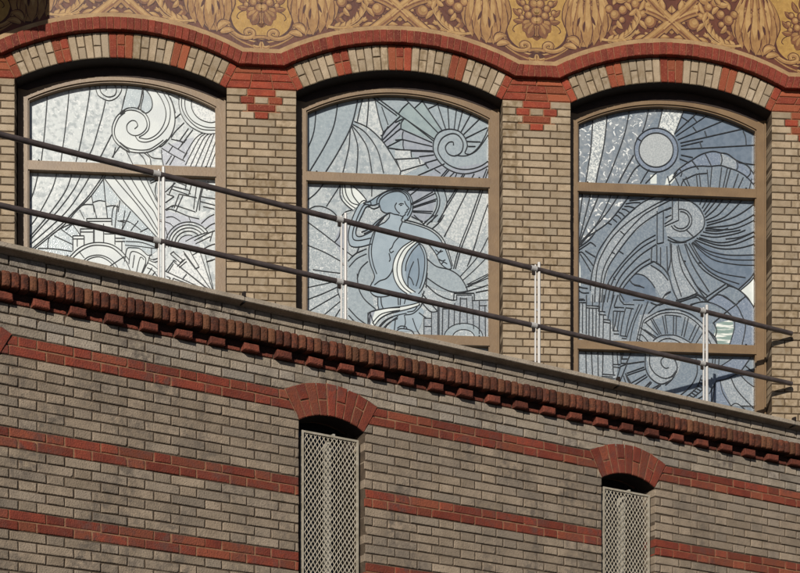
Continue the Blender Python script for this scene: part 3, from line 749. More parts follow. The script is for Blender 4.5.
S += T('M', "465,33 390,175", "590,56 510,260 465,430", "610,56 525,270 480,430", "690,56 620,290 575,410", "740,180 660,330 520,490", "740,330 620,450 540,520", "740,470 570,555", "310,0 220,75", "390,0 360,50 295,110", "340,0 250,80",
 "250,345 330,410 430,435 510,485 560,560 575,600", "150,0 230,75")
S += T('O', "250,20 360,95 460,135 570,130 740,80", "240,70 330,150 430,195 490,200", "580,80 660,50 740,5", "560,100 660,60 740,25", "610,205 740,200", "640,140 740,120", "215,150 270,210 340,290", "140,345 170,430 215,500", "190,300 250,345", "210,215 280,290 340,290")
ST += T('O', "465,200 470,145 630,145 630,205", "490,200 490,160 610,160", "340,235 340,500", "290,290 290,500", "230,500 230,345 290,345", "235,410 290,410", "380,270 430,270", "380,265 375,490", "430,265 425,430", "475,225 470,400", "520,180 515,395", "570,185 575,390", "615,170 625,430",
 "670,205 670,470", "715,240 720,500", "525,190 575,190", "670,245 730,245", "350,240 350,500")
S += [arc('O', 545, 500, 155, 178, 362, 115), arc('O', 545, 500, 88, 178, 362, 65)]
S += T('q', "212,92 235,86 262,68 298,49 335,44 364,57 378,80 381,112 368,142 352,154", "266,102 270,80 295,60 330,53 354,63 366,84", "258,98 262,76 290,55 332,49 360,60 372,82 374,110 362,136",
 "268,100 274,118 290,127 304,126 318,131 334,133", "326,92 320,104 326,118 336,128", "353,86 358,98 368,111 361,116 362,121 356,126 355,132 346,138 336,134", "333,98 341,94 350,96", "337,101 345,99",
 "302,128 300,142 286,158", "348,140 342,150 345,156",
 "300,126 262,152 232,180 205,192", "292,130 262,160 238,186 214,197", "283,140 262,166 240,190", "268,104 250,112 236,108", "266,94 246,100 228,98",
 "206,88 194,104 180,132 168,166 161,200 163,226 172,240 200,242 240,232", "236,104 222,106 210,128 196,158 187,188 190,204 206,206 240,190", "229,98 214,100 200,124 186,158 176,194 179,216 200,220 238,212", "206,88 216,84 226,90 236,88 238,98 228,104 236,106", "212,94 222,96",
 "286,158 262,172 246,196 234,232 231,268 238,306 250,338 247,356 238,372 235,390 244,404 262,412 290,411 318,402", "254,186 242,232 240,268 247,304 258,334",
 "250,372 268,358 290,350 306,332 313,314", "336,206 318,226 310,244 302,252 306,262 316,256", "300,264 304,284 300,292",
 "345,156 372,162 406,172 440,186 468,208 486,236 500,270 510,300 513,316", "352,150 380,156 412,166 446,180 476,204 494,234 506,268 516,306", "345,158 336,180 338,204",
 "398,214 426,226 446,246 462,270 474,296 488,310 502,318 513,316", "462,270 470,262 478,252", "470,284 482,290 492,286", "478,302 486,294 498,300", "458,252 470,260 484,256",
 "380,220 344,244 322,276 313,312 318,350 336,382 362,402", "388,222 354,248 334,282 327,316 332,350 350,380 376,400", "396,226 366,254 348,290 343,322 348,352 364,378 390,396", "404,230 378,258 360,294 356,324",
 "396,226 416,240 428,272 430,312 424,354 412,386 400,402", "404,234 420,270 421,312 414,354 404,384",
 "384,292 372,320 364,356 366,380", "366,342 376,352 384,372", "398,282 402,316 400,348 392,376", "340,398 338,440",
 "262,412 262,440 266,456", "272,412 274,436 280,452", "360,404 352,436", "330,398 332,440",
 "228,478 236,464 262,456 300,450 350,444 400,432 408,420", "228,478 232,500", "238,474 246,500 252,514", "250,512 270,486 304,468 350,458 396,444 404,436", "262,518 284,494 316,478 360,468", "276,524 300,500 330,486", "408,420 412,434 402,452 380,470 354,474", "396,446 384,460 362,464",
 "352,474 356,500 350,520", "322,486 318,526", "328,520 340,512 356,514 362,522", "420,392 410,420", "430,330 426,380")
FL = [(0, 'g', tr('H', "30,150 302,130 465,90 425,270 280,573 200,690 20,700"), False), (0, 'sb', tr('H', "505,80 590,90 660,370 640,430 430,290 475,200"), False), (0, 'sw', tr('H', "410,320 540,340 640,430 796,670 796,710 200,700 280,573"), False),
 (0, 'g', tr('H', "590,85 796,80 796,235"), False), (0, 'gl', tr('H', "650,440 660,380 796,250 840,360 690,495"), False),
 (0, 'gv', tr('I', "0,215 105,145 155,185 215,125 265,190 375,365 310,440 45,350"), False), (0, 'g', tr('I', "65,95 345,70 740,230 745,360 560,425 430,355 375,365 215,125 155,185"), False), (0, 'g', tr('I', "265,190 340,155 405,360 375,365"), False),
 (0, 'gl', tr('I', "45,350 295,460 310,540 400,657 320,690 200,620 125,520 60,510"), False), (0, 'g', tr('I', "300,520 310,430 400,360 500,365 570,470 600,550 740,350 750,640 570,707 400,657 320,580"), True),
 (0, 'sb', tr('K', "0,0 125,0 130,70 185,65 250,110 45,210 0,70"), False), (0, 'gl', tr('K', "180,205 400,150 750,100 750,225 200,225"), False),
 (0, 'sw', tr('J', "40,230 796,250 720,320 320,540 310,560 120,450 40,490"), False), (0, 'gl', tr('K', "90,290 305,300 335,390 280,540 235,573 130,540"), False), (0, 'g', tr('K', "305,300 385,300 410,390 350,573 235,573 325,470"), False),
 (0, 'sb', tr('K', "490,310 740,310 740,573 600,800 430,700 340,573"), False), (0, 's', tr('L', "45,45 45,573 325,573 420,330 270,215"), False), (0, 's', tr('J', "45,490 120,450 200,458 310,560 322,620 275,735 40,560"), True),
 (0, 'g', tr('L', "380,370 530,270 590,420 560,573 600,780 530,915 385,800"), False), (0, 's', tr('N', "35,-20 300,-20 325,375 180,345 35,310"), False), (0, 'gl', tr('L', "325,80 380,80 380,350 320,300 275,215"), False),
 (0, 'g', tr('q', "440,262 490,305 540,322 565,360 560,392 480,392 428,372"), True),
 (0, 'bl', tr('q', "206,88 194,104 180,132 168,166 161,200 163,226 172,240 200,242 240,232 246,196 240,190 206,206 190,204 187,188 196,158 210,128 222,106 236,104 238,92"), False),
 (0, 'bl', tr('q', "302,128 286,158 262,172 246,196 234,232 231,268 238,306 250,338 247,356 238,372 235,390 244,404 262,412 264,456 350,444 400,432 424,354 430,312 428,272 416,240 398,214 426,226 446,246 462,270 488,310 513,316 500,270 486,236 468,208 440,186 372,162 345,156 348,140"), False),
 (0, 'b', tr('q', "212,92 262,68 298,49 335,44 364,57 378,80 381,112 368,142 352,154 348,140 355,132 368,111 353,86 326,92 320,104 336,133 300,127 262,160 238,186 205,192 262,152 290,127 274,118 266,102"), False),
 (0, 'bl', tr('q', "353,86 368,111 355,132 346,138 334,133 326,118 320,104 326,92"), False),
 (0, 'bd', tr('q', "404,234 420,270 421,312 414,354 400,384 376,382 360,350 358,320 378,262"), True),
 (0, 'ww', tr('q', "380,220 344,244 322,276 313,312 318,350 336,382 362,402 390,396 364,378 348,352 343,322 348,290 366,254 396,226"), False),
 (0, 'bl', tr('q', "318,470 400,440 420,460 412,500 400,530 300,530"), False),
 (0, 'ww', tr('q', "228,478 236,464 262,456 300,450 350,444 400,432 404,440 350,458 304,468 270,486 252,516 232,502"), False),
 (0, 'gl', tr('N', "540,300 600,280 560,400 540,400"), False),
 (0, 'cs', tr('O', "230,500 230,345 290,345 290,290 340,290 340,235 380,265 475,225 490,160 610,160 625,205 740,205 740,500"), False), (0, 'g', arc('O', 545, 500, 155, 180, 360, 115), False), (0, 's', arc('O', 545, 500, 88, 180, 360, 65), False),
 (0, 'sw', tr('M', "740,180 740,573 570,560 520,490"), False), (0, 'ww', tr('J', "325,280 420,280 530,405 470,440 420,480 345,420"), False)]
build_window(WC[1], PANES, ('g', 's', 'g'), S, ST, FL, 'middle arched window of silvery leaded glass with a blue draped figure raising one arm', LEAD, .0088)

# ---- right window
S = T('P', "184,140 165,400 140,573 125,670", "298,110 270,370 225,573 205,675", "478,70 430,300 330,573 285,675", "632,60 600,200 575,270", "505,455 440,573 385,675", "742,60 720,160 700,240", "560,530 510,573 450,675", "630,570 600,610 560,680", "690,590 640,640 600,680", "530,320 570,345")
S += [arc('P', 685, 415, 174, 0, 360), arc('P', 685, 415, 136, 0, 360)]
ST = T('Q', "155,85 75,290", "275,100 75,285", "380,110 85,305", "505,165 100,335", "730,222 120,360", "735,375 125,410", "735,535 580,515", "135,155 190,190", "220,150 255,195", "220,230 255,275", "315,265 330,310", "275,350 290,395", "125,385 300,345", "125,455 220,475", "115,485 190,515")
S += T('Q', "620,265 640,310 645,370")
S += T('b', "415,320 435,300 460,282 482,268 510,250 535,240 565,234 592,240 620,245 652,268 690,285 712,310 733,345", "395,355 420,330 450,308 485,294 520,290 555,291 592,288 625,298 655,308 690,330 718,360", "440,375 450,345 470,335 500,322 540,318",
 "482,268 495,285 508,302", "532,240 545,265 558,292", "592,240 598,265 592,290", "652,268 658,290 652,308", "705,300 705,320 690,335", "435,300 445,315 440,330")
ST += T('S', "248,70 258,175", "272,65 283,175", "335,40 345,175", "372,20 358,175", "450,20 430,180", "497,20 460,185", "522,25 480,185", "582,70 540,190", "622,100 580,190", "690,110 670,190", "165,95 195,170", "140,110 175,170", "20,90 40,170", "70,80 110,165", "95,60 60,100")
S += T('R', "102,215 60,540", "168,215 80,573 60,700", "240,215 110,530 70,640", "335,220 230,440 80,640", "400,220 270,410 60,640", "490,220 320,440 140,573 60,650", "440,310 500,300 560,300", "430,330 470,330 520,345", "410,350 440,355 475,380", "385,375 410,385 435,410", "360,400 380,405 405,430", "340,430 355,440 372,455", "470,285 590,270", "300,460 330,475")
S += T('T', "735,-285 650,-255 560,-207 420,-87 310,43 225,173 185,300 165,400 160,480", "796,-262 650,-187 480,-77 350,43 270,163 215,303 195,573", "796,-237 650,-160 560,-97 430,43 330,183 260,333 230,573", "800,-180 690,-127 560,-37 480,46 390,163 310,283 270,400 250,573",
 "680,40 560,110 450,220 360,330 300,430 270,573", "680,75 570,140 460,240 380,340 330,430 295,573", "685,115 560,200 450,310 390,390 350,480 330,573", "635,230 540,290 440,390 380,480", "665,250 560,310 470,400 410,480",
 "400,10 430,35", "330,175 355,190", "385,165 425,190", "500,365 530,350 590,365 640,410 675,460", "640,280 720,330 780,400", "680,260 740,300 790,370", "735,550 760,510 796,490", "640,250 690,260 760,320",
 "60,145 150,80 210,0", "55,170 130,120 165,100 205,130", "120,165 200,215", "80,190 130,270 165,330", "60,190 100,180 185,285", "60,450 100,460 140,465", "70,480 100,500 150,500", "75,550 110,550", "470,390 500,430 560,445", "510,440 560,450 590,460", "395,505 430,560",
 "300,430 345,460", "240,440 235,573", "345,375 360,395")
ST += T('T', "692,-150 692,110 742,100 742,-150", "650,140 645,240", "690,120 690,250", "720,140 720,290", "770,130 775,330")
S += T('S', "115,262 200,290 270,340 310,420 310,480 290,520 230,573 150,610 90,605 20,570", "305,250 275,315", "345,255 295,345", "385,258 305,370", "425,262 315,395", "470,262 400,350 318,420", "540,262 430,390 322,440", "625,268 480,410 330,460", "725,300 560,410 330,482", "735,378 560,470 325,500", "740,425 540,510 318,505", "735,520 600,573 480,590", "320,520 420,525 500,505")
ST += T('S', "58,255 58,430 -5,470", "105,255 108,440 -5,490", "0,360 50,340", "0,420 50,400")
S += [arc('S', 125, 440, 88, -100, 150), arc('S', 125, 440, 68, -95, 145)]
S += T('U', "170,0 200,30 230,60", "300,15 400,30 520,15 600,0", "280,40 400,57 560,30 640,0", "270,60 420,100 560,80 740,0", "250,65 420,120 560,110 740,35", "240,80 420,145 580,145 740,105", "230,85 330,160 500,200 740,198", "220,95 350,190 520,235 740,240", "215,100 370,230 560,275 740,282",
 "210,105 300,250 430,340 640,380", "190,105 300,280 420,370 590,430", "165,110 270,280 380,370 560,460", "155,110 220,280 350,490", "148,250 240,430 340,525", "105,120 150,260 260,460 330,555", "95,130 140,330 260,510", "50,110 60,300 130,530", "20,330 60,470 100,555", "40,100 45,240 20,330",
 "725,285 690,370 580,475", "740,310 690,400 600,480", "480,430 320,540", "505,445 420,500 330,570", "490,440 570,465 650,530 690,590", "415,515 480,530 550,590", "85,560 170,540 250,510 330,560", "100,580 240,535 280,560", "265,260 290,265", "145,245 165,250", "0,520 45,490", "580,573 640,530", "20,75 60,95 110,100 170,95")
ST += T('V', "70,40 120,40", "70,60 125,60", "130,85 235,90", "130,102 235,108", "225,130 280,133", "225,155 285,160", "265,195 320,200", "265,215 320,225", "340,285 388,287", "345,310 390,312", "405,325 450,330", "410,345 450,350", "345,128 430,132", "350,97 430,102", "430,75 510,78", "440,102 505,110", "500,40 590,42",
 "75,62 70,300", "100,62 98,300", "128,62 128,310", "152,108 150,320", "180,108 180,330", "208,108 205,340", "235,90 230,330", "265,160 262,350", "320,205 318,360", "60,0 62,40", "130,0 130,85", "180,0 178,85", "240,0 225,130", "270,0 255,130")
S += T('V', "345,130 342,200 340,285", "375,135 362,210 345,285", "400,132 385,220 375,285", "440,110 415,220 400,325", "490,110 460,220 440,325", "550,75 490,220 450,340", "575,75 510,220 475,370", "620,50 570,200 525,380", "390,0 400,40 430,75", "350,0 320,100 300,190", "380,0 350,90", "640,60 700,80 760,60",
 "545,385 570,260 590,200 650,160 720,125 800,112", "620,370 575,320 545,320", "590,225 650,185 720,150 800,140", "660,365 720,325 800,318", "690,385 740,355 800,345", "620,150 680,90 740,60")
ST += T('V', "560,260 680,350", "590,275 690,340", "600,220 700,320", "640,190 712,315", "655,185 725,312", "735,165 760,308", "755,160 775,306", "530,345 600,385")
S += T('W', "0,112 100,118 200,150 280,210 350,290 420,400", "0,140 100,143 170,165 250,220 310,290 370,400", "0,160 60,162 130,175", "0,318 80,322 150,350 225,395", "0,345 70,355 130,385", "180,90 260,60 330,55 400,75 480,120 545,190 550,270 510,405", "430,-5 500,30 570,85 610,160 640,250 610,405", "630,0 690,70 730,150",
 "380,225 480,140 560,80 640,10", "350,290 400,340 415,400", "385,220 410,280 395,340", "330,55 300,25 240,-10", "340,50 420,-10", "100,40 200,10 260,-20", "60,60 160,40 270,-5", "200,75 300,50")
ST += T('W', "68,160 65,312", "90,162 86,314", "160,178 130,325", "185,185 150,335", "248,235 190,360", "272,250 210,375", "300,300 240,395")
ST += T('X', "65,95 62,290", "125,95 130,310", "170,95 180,320", "220,95 225,320", "262,95 258,280", "338,95 342,200", "375,95 380,200", "345,195 400,195", "345,215 400,220", "405,150 460,150", "405,185 460,185", "255,272 360,280", "220,300 360,310", "250,290 340,295", "405,95 405,190", "340,200 345,270",
 "485,100 445,190", "450,190 590,170", "450,265 590,215", "455,280 600,230", "490,340 605,275", "500,365 615,290", "575,395 640,330", "595,400 650,335", "620,405 720,350", "650,415 722,358", "440,265 500,370", "360,350 400,210 450,190", "390,345 450,195")
S += T('X', "785,220 760,225 730,200 725,160 760,130 800,130 840,165", "600,110 600,220 640,300 720,350 800,320", "635,110 635,200 680,270 750,305 815,290 850,250", "425,285 440,330 460,370", "440,265 460,320 500,375", "425,90 412,150")
S += T('Z', "0,320 60,265 97,180 70,105", "0,270 50,250 92,200", "100,415 200,330 255,220 245,95", "150,425 250,340 290,240", "190,440 300,350 330,250", "440,170 540,105", "680,100 600,210 560,240", "640,165 725,235 745,240", "410,285 480,272 560,235 590,215", "440,290 460,380 525,485", "525,265 580,370 740,540",
 "600,240 660,300 740,355", "450,490 510,490 560,465 610,490 670,550", "610,485 740,490", "350,390 410,285", "400,300 370,480", "240,440 310,400")
ST += T('Z', "205,375 250,405", "222,358 268,385", "240,340 285,365", "258,320 300,345", "270,300 315,320", "280,275 325,290", "190,395 230,420", "380,100 375,160", "400,100 395,160", "430,100 425,165")
FL = [(0, 'cf', tr('P', "30,60 740,60 620,240 510,440 560,680 30,680"), False), (0, 'cw', tr('P', "742,50 905,60 835,300 700,240"), False), (0, 'cw', tr('P', "186,100 298,90 270,370 205,680 125,680 165,400"), False),
 (0, 'cb', tr('Q', "155,70 740,70 740,540 120,520 75,290"), False), (0, 'cv', tr('b', "395,355 435,300 535,240 590,238 652,268 712,310 735,350 735,400 400,400"), False), (0, 'c', tr('b', "395,365 450,308 520,290 592,288 655,308 718,360 718,400 395,400"), False),
 (0, 'cs', tr('b', "592,240 652,268 652,308 592,290"), False), (0, 'cv', arc('P', 685, 415, 174, 0, 360), False), (0, 'cy', arc('P', 685, 415, 136, 0, 360), False), (0, 'ww', tr('R', "640,80 690,75 690,150 640,150"), False), (0, 'ww', tr('S', "10,110 60,70 90,100 50,150 0,160"), False),
 (0, 'cf', tr('R', "40,210 490,210 320,440 60,660"), False), (0, 'cs', tr('T', "735,-285 560,-207 310,43 185,300 160,573 250,573 310,283 480,46 690,-127"), False), (0, 'cs', tr('S', "-5,480 110,262 200,290 310,420 290,520 230,573 20,570"), True), (0, 'cs', tr('T', "640,280 790,400 796,490 735,550 675,460 530,350"), True),
 (0, 'cb', tr('T', "400,500 530,350 640,410 675,470 660,573 420,573"), True), (0, 'cs', tr('U', "40,110 95,130 260,510 100,560 50,400"), False), (0, 'cb', tr('U', "230,85 500,200 740,198 740,282 690,370 580,475 490,430 300,280"), False), (0, 'ww', tr('T', "40,205 66,205 84,310 84,445 40,445"), False),
 (0, 'ww', tr('U', "600,480 690,400 745,300 745,700 725,640 690,590"), True), (0, 'st', tr('W', "410,225 535,195 550,280 512,400 420,400 390,320"), False), (0, 'cv', tr('W', "430,-5 570,85 640,250 610,405 510,405 550,270 545,190 480,120 330,55"), False), (0, 'cv', tr('W', "630,0 690,70 730,180 740,405 610,405 640,250 570,85"), False),
 (0, 'cs', tr('V', "60,60 235,100 320,210 450,345 540,385 60,385"), False), (0, 'c', tr('V', "345,130 500,40 600,60 530,380 390,330"), False), (0, 'cs', tr('W', "-200,160 100,118 280,210 420,400 -240,400"), False), (0, 'c', tr('W', "-110,210 0,160 130,175 300,300 230,395 80,322 -80,350"), False),
 (0, 'cs', tr('X', "50,90 400,90 360,350 50,330"), False), (0, 'cs', tr('X', "600,100 850,100 860,260 720,350 640,300"), True), (0, 'cs', tr('Z', "440,290 600,240 740,350 740,500 525,485"), False), (0, 'cv', tr('Z', "540,100 690,100 600,210 480,272 410,285 440,170"), False),
 (0, 'cv', tr('Z', "350,390 410,285 440,290 525,490 370,500"), False)]
build_window(WC[2], PANES, ('c', 'c', 'c'), S, ST, FL, 'right arched window of steel blue leaded glass with a pale disc and sweeping plumes', LEAD, .0094)

# ------------------------------------------------------------------ lower building with the terrace
lower = thing('terrace_building', LOW.P(0, -EYE, .1), 'lower weathered grey brick building with red bands and a terrace behind its coping', 'building')
def keepl(o): return adopt(o, lower)
T0, T1 = -3.0, 6.62
LC = .0588
ZA = 3.929
SL, HL_ = .2232, .1116
LW = (-.262, 2.155, 4.5125)      # centres of the small windows
LH = .2335; LR = (LH*LH + .062*.062)/(2*.062); LRO = LR + .2
LZS = 3.757; LZC = LZS + .062 - LR
LTH = math.asin(LH/LR)
ZTOP = 4.383
lw = MB()
Z_D = ZA + 3*LC + LC            # top of the dentil course
Z_B = Z_D + .005                # underside of the bullnose course
Z_S = Z_B + .094                # top of the bullnose course
def cut_intervals(z0, z1):
    """parts of the wall taken by openings and arches at this course"""
    out = []
    for c in LW:
        zm = (z0+z1)/2
        if z1 > LZC + LRO*1.0: continue
        if zm < LZS: h0 = h1 = LH
        else:
            def hh(z):
                # the slanted springer, then the outer arc
                ze = LZC + LRO*math.cos(LTH)
                if z < ze: return LH + (LRO*math.sin(LTH)-LH)*(z-LZS)/(ze-LZS)
                q = LRO*LRO-(z-LZC)**2
                return math.sqrt(q) if q > 0 else 0
            h0, h1 = hh(z0), hh(z1)
            if h0 <= 0: continue
        out.append((c, h0+.002, h1+.002))
    return out
z = ZA + 3*LC; row = 3
rows = []
k = 3
while ZA + k*LC > 1.2:
    rows.append((k, ZA + (k-1)*LC, ZA + k*LC)); k -= 1
def lay(zb, zt, k, m, d0=0.0):
    unit = SL + HL_
    x = T0 - (0 if k % 2 else unit/2) + .04 - unit
    cuts = cut_intervals(zb, zt)
    i = 0
    while x < T1:
        w = SL if i % 2 == 0 else HL_
        segs = [(x, x, x+w, x+w, False, False)]         # bottom left, top left, bottom right, top right
        i += 1
        for c, h0, h1 in cuts:
            new = []
            for bl, tl, br, t_r, dl, dr in segs:
                if max(br, t_r) <= c-max(h0, h1) or min(bl, tl) >= c+max(h0, h1): new.append((bl, tl, br, t_r, dl, dr)); continue
                if bl < c-h0-.012: new.append((bl, tl, c-h0, max(tl, c-h1), dl, True))
                if br > c+h0+.012: new.append((c+h0, min(c+h1, t_r), br, t_r, True, dr))
            segs = new
        for bl, tl, br, t_r, dl, dr in segs:
            j = .0045
            if br-bl < .02: continue
            L = 0 if dl else j; Rr = 0 if dr else j
            lw.brick(LOW, [(bl+L, zb+j), (br-Rr, zb+j), (t_r-Rr, zt-j), (tl+L, zt-j)], m, d0=d0, jit=.0022, pos=.0020, bev=.0034, chip=.16, deep=.16 if (dl or dr) and zt <= LZS+.03 else None, relief=.011)
        x += w
RED_ROWS = {0, -1, -9, -10, -17, -18, -26, -27, -34, -35}
for k, zb, zt in rows: lay(zb, zt, k, GREYRED if k in RED_ROWS else (GREYP if k > 0 else GREY))
for q in range(2):                # two courses over the bullnose
    zb = Z_S + q*(ZTOP-Z_S)/2; lay(zb, zb+(ZTOP-Z_S)/2, q, GREYP, -.004)
# mortar body, split round the small openings
edges = [T0] + [v for c in LW for v in (c-LH-.003, c+LH+.003)] + [T1]
for a, b in zip(edges[0::2], edges[1::2]):
    lw.box(LOW, a, b, 1.0, LZS, .0075, .34, MORTL)
for c in LW:
    n = 16
    lo = [(c + (LR+.004)*math.sin(-LTH+2*LTH*i/n), LZC + (LR+.004)*math.cos(-LTH+2*LTH*i/n)) for i in range(n+1)]
    lw.strip(LOW, lo, [(a, ZTOP) for a, z in lo], .0075, .34, MORTL)
    lw.box(LOW, c-LH-.003, c+LH+.003, 1.0, 1.9, .0095, .34, MORTL)
for a, b in zip(edges[0::2], edges[1::2]): lw.box(LOW, a, b, LZS, ZTOP, .0075, .34, MORTL)
for kk in (0, -9, -17, -26, -34):           # paler joints in the red bands
    zb, zt = ZA + (kk-2)*LC + .004, ZA + kk*LC - .004
    for a, b in zip(edges[0::2], edges[1::2]):
        x0 = a if a == T0 else a + (.08 if kk == 0 else .012); x1 = b if b == T1 else b - (.08 if kk == 0 else .012)
        lw.box(LOW, x0, x1, zb, zt, .0058, .012, MORTR)
keepl(lw.build('wall'))
pl = MB(); pl.box(LOW, T0, T1, -EYE, 1.0, -.05, .34, PLINTH); keepl(pl.build('plinth'))

# small brick arches
for c in LW:
    ar = MB(); n = 9
    for i in range(n):
        t0 = -LTH + 2*LTH*i/n; t1 = -LTH + 2*LTH*(i+1)/n
        def q(r0, r1, j=.0045):
            return [(c + r*math.sin(t + s*j/r), LZC + r*math.cos(t + s*j/r)) for r, t, s in ((r0, t0, 1), (r0, t1, -1), (r1, t1, -1), (r1, t0, 1))]
        if i % 2:
            rm = LR + .2*U(.42,.58); ar.brick(LOW, q(LR, rm-.004), GREYRED, d0=-.003, deep=.16, jit=.003); ar.brick(LOW, q(rm+.004, LRO), GREYRED, d0=-.003, jit=.003)
        else: ar.brick(LOW, q(LR, LRO), GREYRED, d0=-.003, deep=.16, jit=.003)
        ar.prism(LOW, q(LR+.004, LRO+.006, 0.0), .004, .03, MORTR)
    m_ = 14; lo = [(c + (LR-.002)*math.sin(-LTH+2*LTH*i/m_), LZC + (LR-.002)*math.cos(-LTH+2*LTH*i/m_)) for i in range(m_+1)]
    ar.strip(LOW, lo, [(a, z+.006) for a, z in lo], .010, .15, DARKW)  # shade beneath the small arch, painted as a dark strip
    keepl(ar.build('brick_arch'))

# bullnose course: upright rounded bricks
so = MB(); x = T0; PS = .078
while x < T1:
    w = U(.0485, .0590); r = R(); j = .0035
    h0, h1 = Z_B + U(0, .007), Z_S - U(0, .006)
    pr = []
    pj = U(-.007, .006)
    for u in range(9):                 # rounded in plan
        t = u/8; e = abs(2*t-1)
        pr.append((x + j + (w-2*j)*t, -(PS + pj) + .009*e**3.2))
    rowsz = [(h0, .007), (h0+.005, .002), (h0+.02, 0), (h1-.02, 0), (h1-.006, .002), (h1, .008)]
    grid = [so.add([LOW.P(a, zz, d+dd) for a, d in pr]) for zz, dd in rowsz]
    for g0, g1 in zip(grid, grid[1:]):
        for i in range(8): so.face([g0[i], g0[i+1], g1[i+1], g1[i]], SOLD, r)
    B0 = so.add([LOW.P(a, h0, .01) for a, d in pr]); B1 = so.add([LOW.P(a, h1, .01) for a, d in pr])
    for i in range(8):
        so.face([B0[i], B0[i+1], grid[0][i+1], grid[0][i]], SOLD, r); so.face([grid[-1][i], grid[-1][i+1], B1[i+1], B1[i]], SOLD, r)
    so.face([grid[k][0] for k in range(6)] + [B1[0], B0[0]], SOLD, r); so.face([B0[8], B1[8]] + [grid[k][8] for k in range(5, -1, -1)], SOLD, r)
    x += w
so.box(LOW, T0, T1, Z_B+.004, Z_S-.004, -.052, .012, SHADEB); so.box(LOW, T0, T1, Z_D-.001, Z_B+.003, .004, .03, SHADEB)
keepl(so.build('bullnose_course'))
de = MB(); x = T0 + .055; i = 0
while x < T1:
    if i % 2 == 0: de.rect(LOW, x, x+HL_, ZA+3*LC-.002, ZA+3*LC+.050, DENT, d0=-.044 + U(-.004,.004), deep=.012, jit=.004, pos=.003, bev=.006)
    else: de.rect(LOW, x, x+HL_, ZA+3*LC-.001, ZA+3*LC+.030, DENT, d0=-.002, jit=.003)
    x += HL_; i += 1
de.box(LOW, T0, T1, ZA+3*LC+.028, Z_D+.001, .006, .02, SHADEB)
keepl(de.build('dentil_course'))
# coping slabs
cp = MB(); x = T0; q = 0
cpj = [-1.2, LOW.at(243, 304, -.046)[0], LOW.at(617, 386, -.046)[0], 6.0]
ends = [T0] + cpj + [T1]
for a, b in zip(ends, ends[1:]):
    a += .0025; b -= .0025
    pr = [(-.066, ZTOP+.008), (-.071, ZTOP+.012), (-.071, ZTOP+.034), (-.062, ZTOP+.041), (.36, ZTOP+.062), (.36, ZTOP-.002), (.0, ZTOP-.002), (-.02, ZTOP+.006)]
    A = cp.add([LOW.P(a, zz, d) for d, zz in pr]); B = cp.add([LOW.P(b, zz, d) for d, zz in pr])
    cp.face(A, COPE); cp.face(B[::-1], COPE)
    for i in range(len(pr)):
        j = (i+1) % len(pr); cp.face([A[i], B[i], B[j], A[j]], COPE)
for a in cpj: cp.box(LOW, a-.006, a+.006, ZTOP+.002, ZTOP+.052, -.069, .34, BLACK); cp.box(LOW, a-.007, a+.007, ZTOP+.036, ZTOP+.066, -.075, -.04, DARKW)
keepl(cp.build('coping'))
# terrace deck between coping and upper building
dk = MB()
p = [LOW.P(T0, 4.36, .3), LOW.P(T1, 4.36, .3), FAC.P(4.4, 4.36, .05), FAC.P(-5.0, 4.36, .05)]
dk.quad(p, ROOFM); keepl(dk.build('terrace_deck'))

# small windows with mesh grilles
GD = .040
for c in LW:
    wn = MB()
    wd = .135; zt = LZS + .05; zb = 1.9
    # timber frame and dark glass behind
    for s in (-1, 1):
        x = sorted((c+s*LH, c+s*(LH-.05))); wn.box(LOW, x[0], x[1], zb, zt, wd, wd+.05, DARKW)
    for xx, ww in ((c-.165, .018), (c+.035, .02)): wn.box(LOW, xx-ww/2, xx+ww/2, zb, LZS-.07, wd-.035, wd+.03, WHITEP)
    wn.box(LOW, c+.028, c+.042, LZS-.07, LZS-.035, GD-.004, GD+.03, WHITEP)
    wn.box(LOW, c-LH, c+LH, zb-.02, zb+.05, -.02, .3, COPE)
    win = keepl(wn.build('window'))
    g = MB(); g.box(LOW, c-LH-.01, c+LH+.01, zb, LZS+.09, wd+.05, wd+.06, DARKG); g.build('pane', win)
    gr = MB()
    x0, x1, z1, z0 = c-.196, c+.212, LZS-.048, zb+.03
    fw = .013
    for a, b in ((x0, x0+fw), (x1-fw, x1)): gr.box(LOW, a, b, z0, z1, GD-.008, GD+.006, MESHM)
    gr.box(LOW, x0+fw, x1-fw, z1-fw, z1, GD-.008, GD+.006, MESHM); gr.box(LOW, x0+fw, x1-fw, z0, z0+fw, GD-.008, GD+.006, MESHM)
    nx = 25; px = (x1-x0-2*fw)/nx; pz = .0225
    nz = int((z1-z0-fw)/pz)
    for i in range(nx+1):
        xx = x0 + fw + i*px
        pts = []
        for jz in range(nz+1):
            s = 1 if (jz % 2 == 0) else -1
            pts.append((xx + s*px*.42*(1 if i % 2 == 0 else -1), z1 - fw*.5 - jz*pz))
        pts = [(min(max(a, x0+fw*.5), x1-fw*.5), zz) for a, zz in pts]
        t = .0054
        A = gr.add([LOW.P(a-t/2, zz, GD) for a, zz in pts]); B = gr.add([LOW.P(a+t/2, zz, GD-.002) for a, zz in pts]); C = gr.add([LOW.P(a, zz, GD+.004) for a, zz in pts])
        for k in range(nz):
            gr.face([A[k], A[k+1], B[k+1], B[k]], MESHM); gr.face([B[k], B[k+1], C[k+1], C[k]], MESHM)
    gr.build('grille', win)
bw = MB()
c0, c1 = LOW.P(T0, 0, .34), FAC.P(-5.6, 0, -.05)
keepl_end = MB()
a = LOW.P(T0, -EYE, .0); b = LOW.P(T0, 4.36, .0); c_ = FAC.P(-5.6, 4.36, .3); d_ = FAC.P(-5.6, -EYE, .3)
bw.quad([a, d_, c_, b], PLAST); keepl(bw.build('side_wall'))

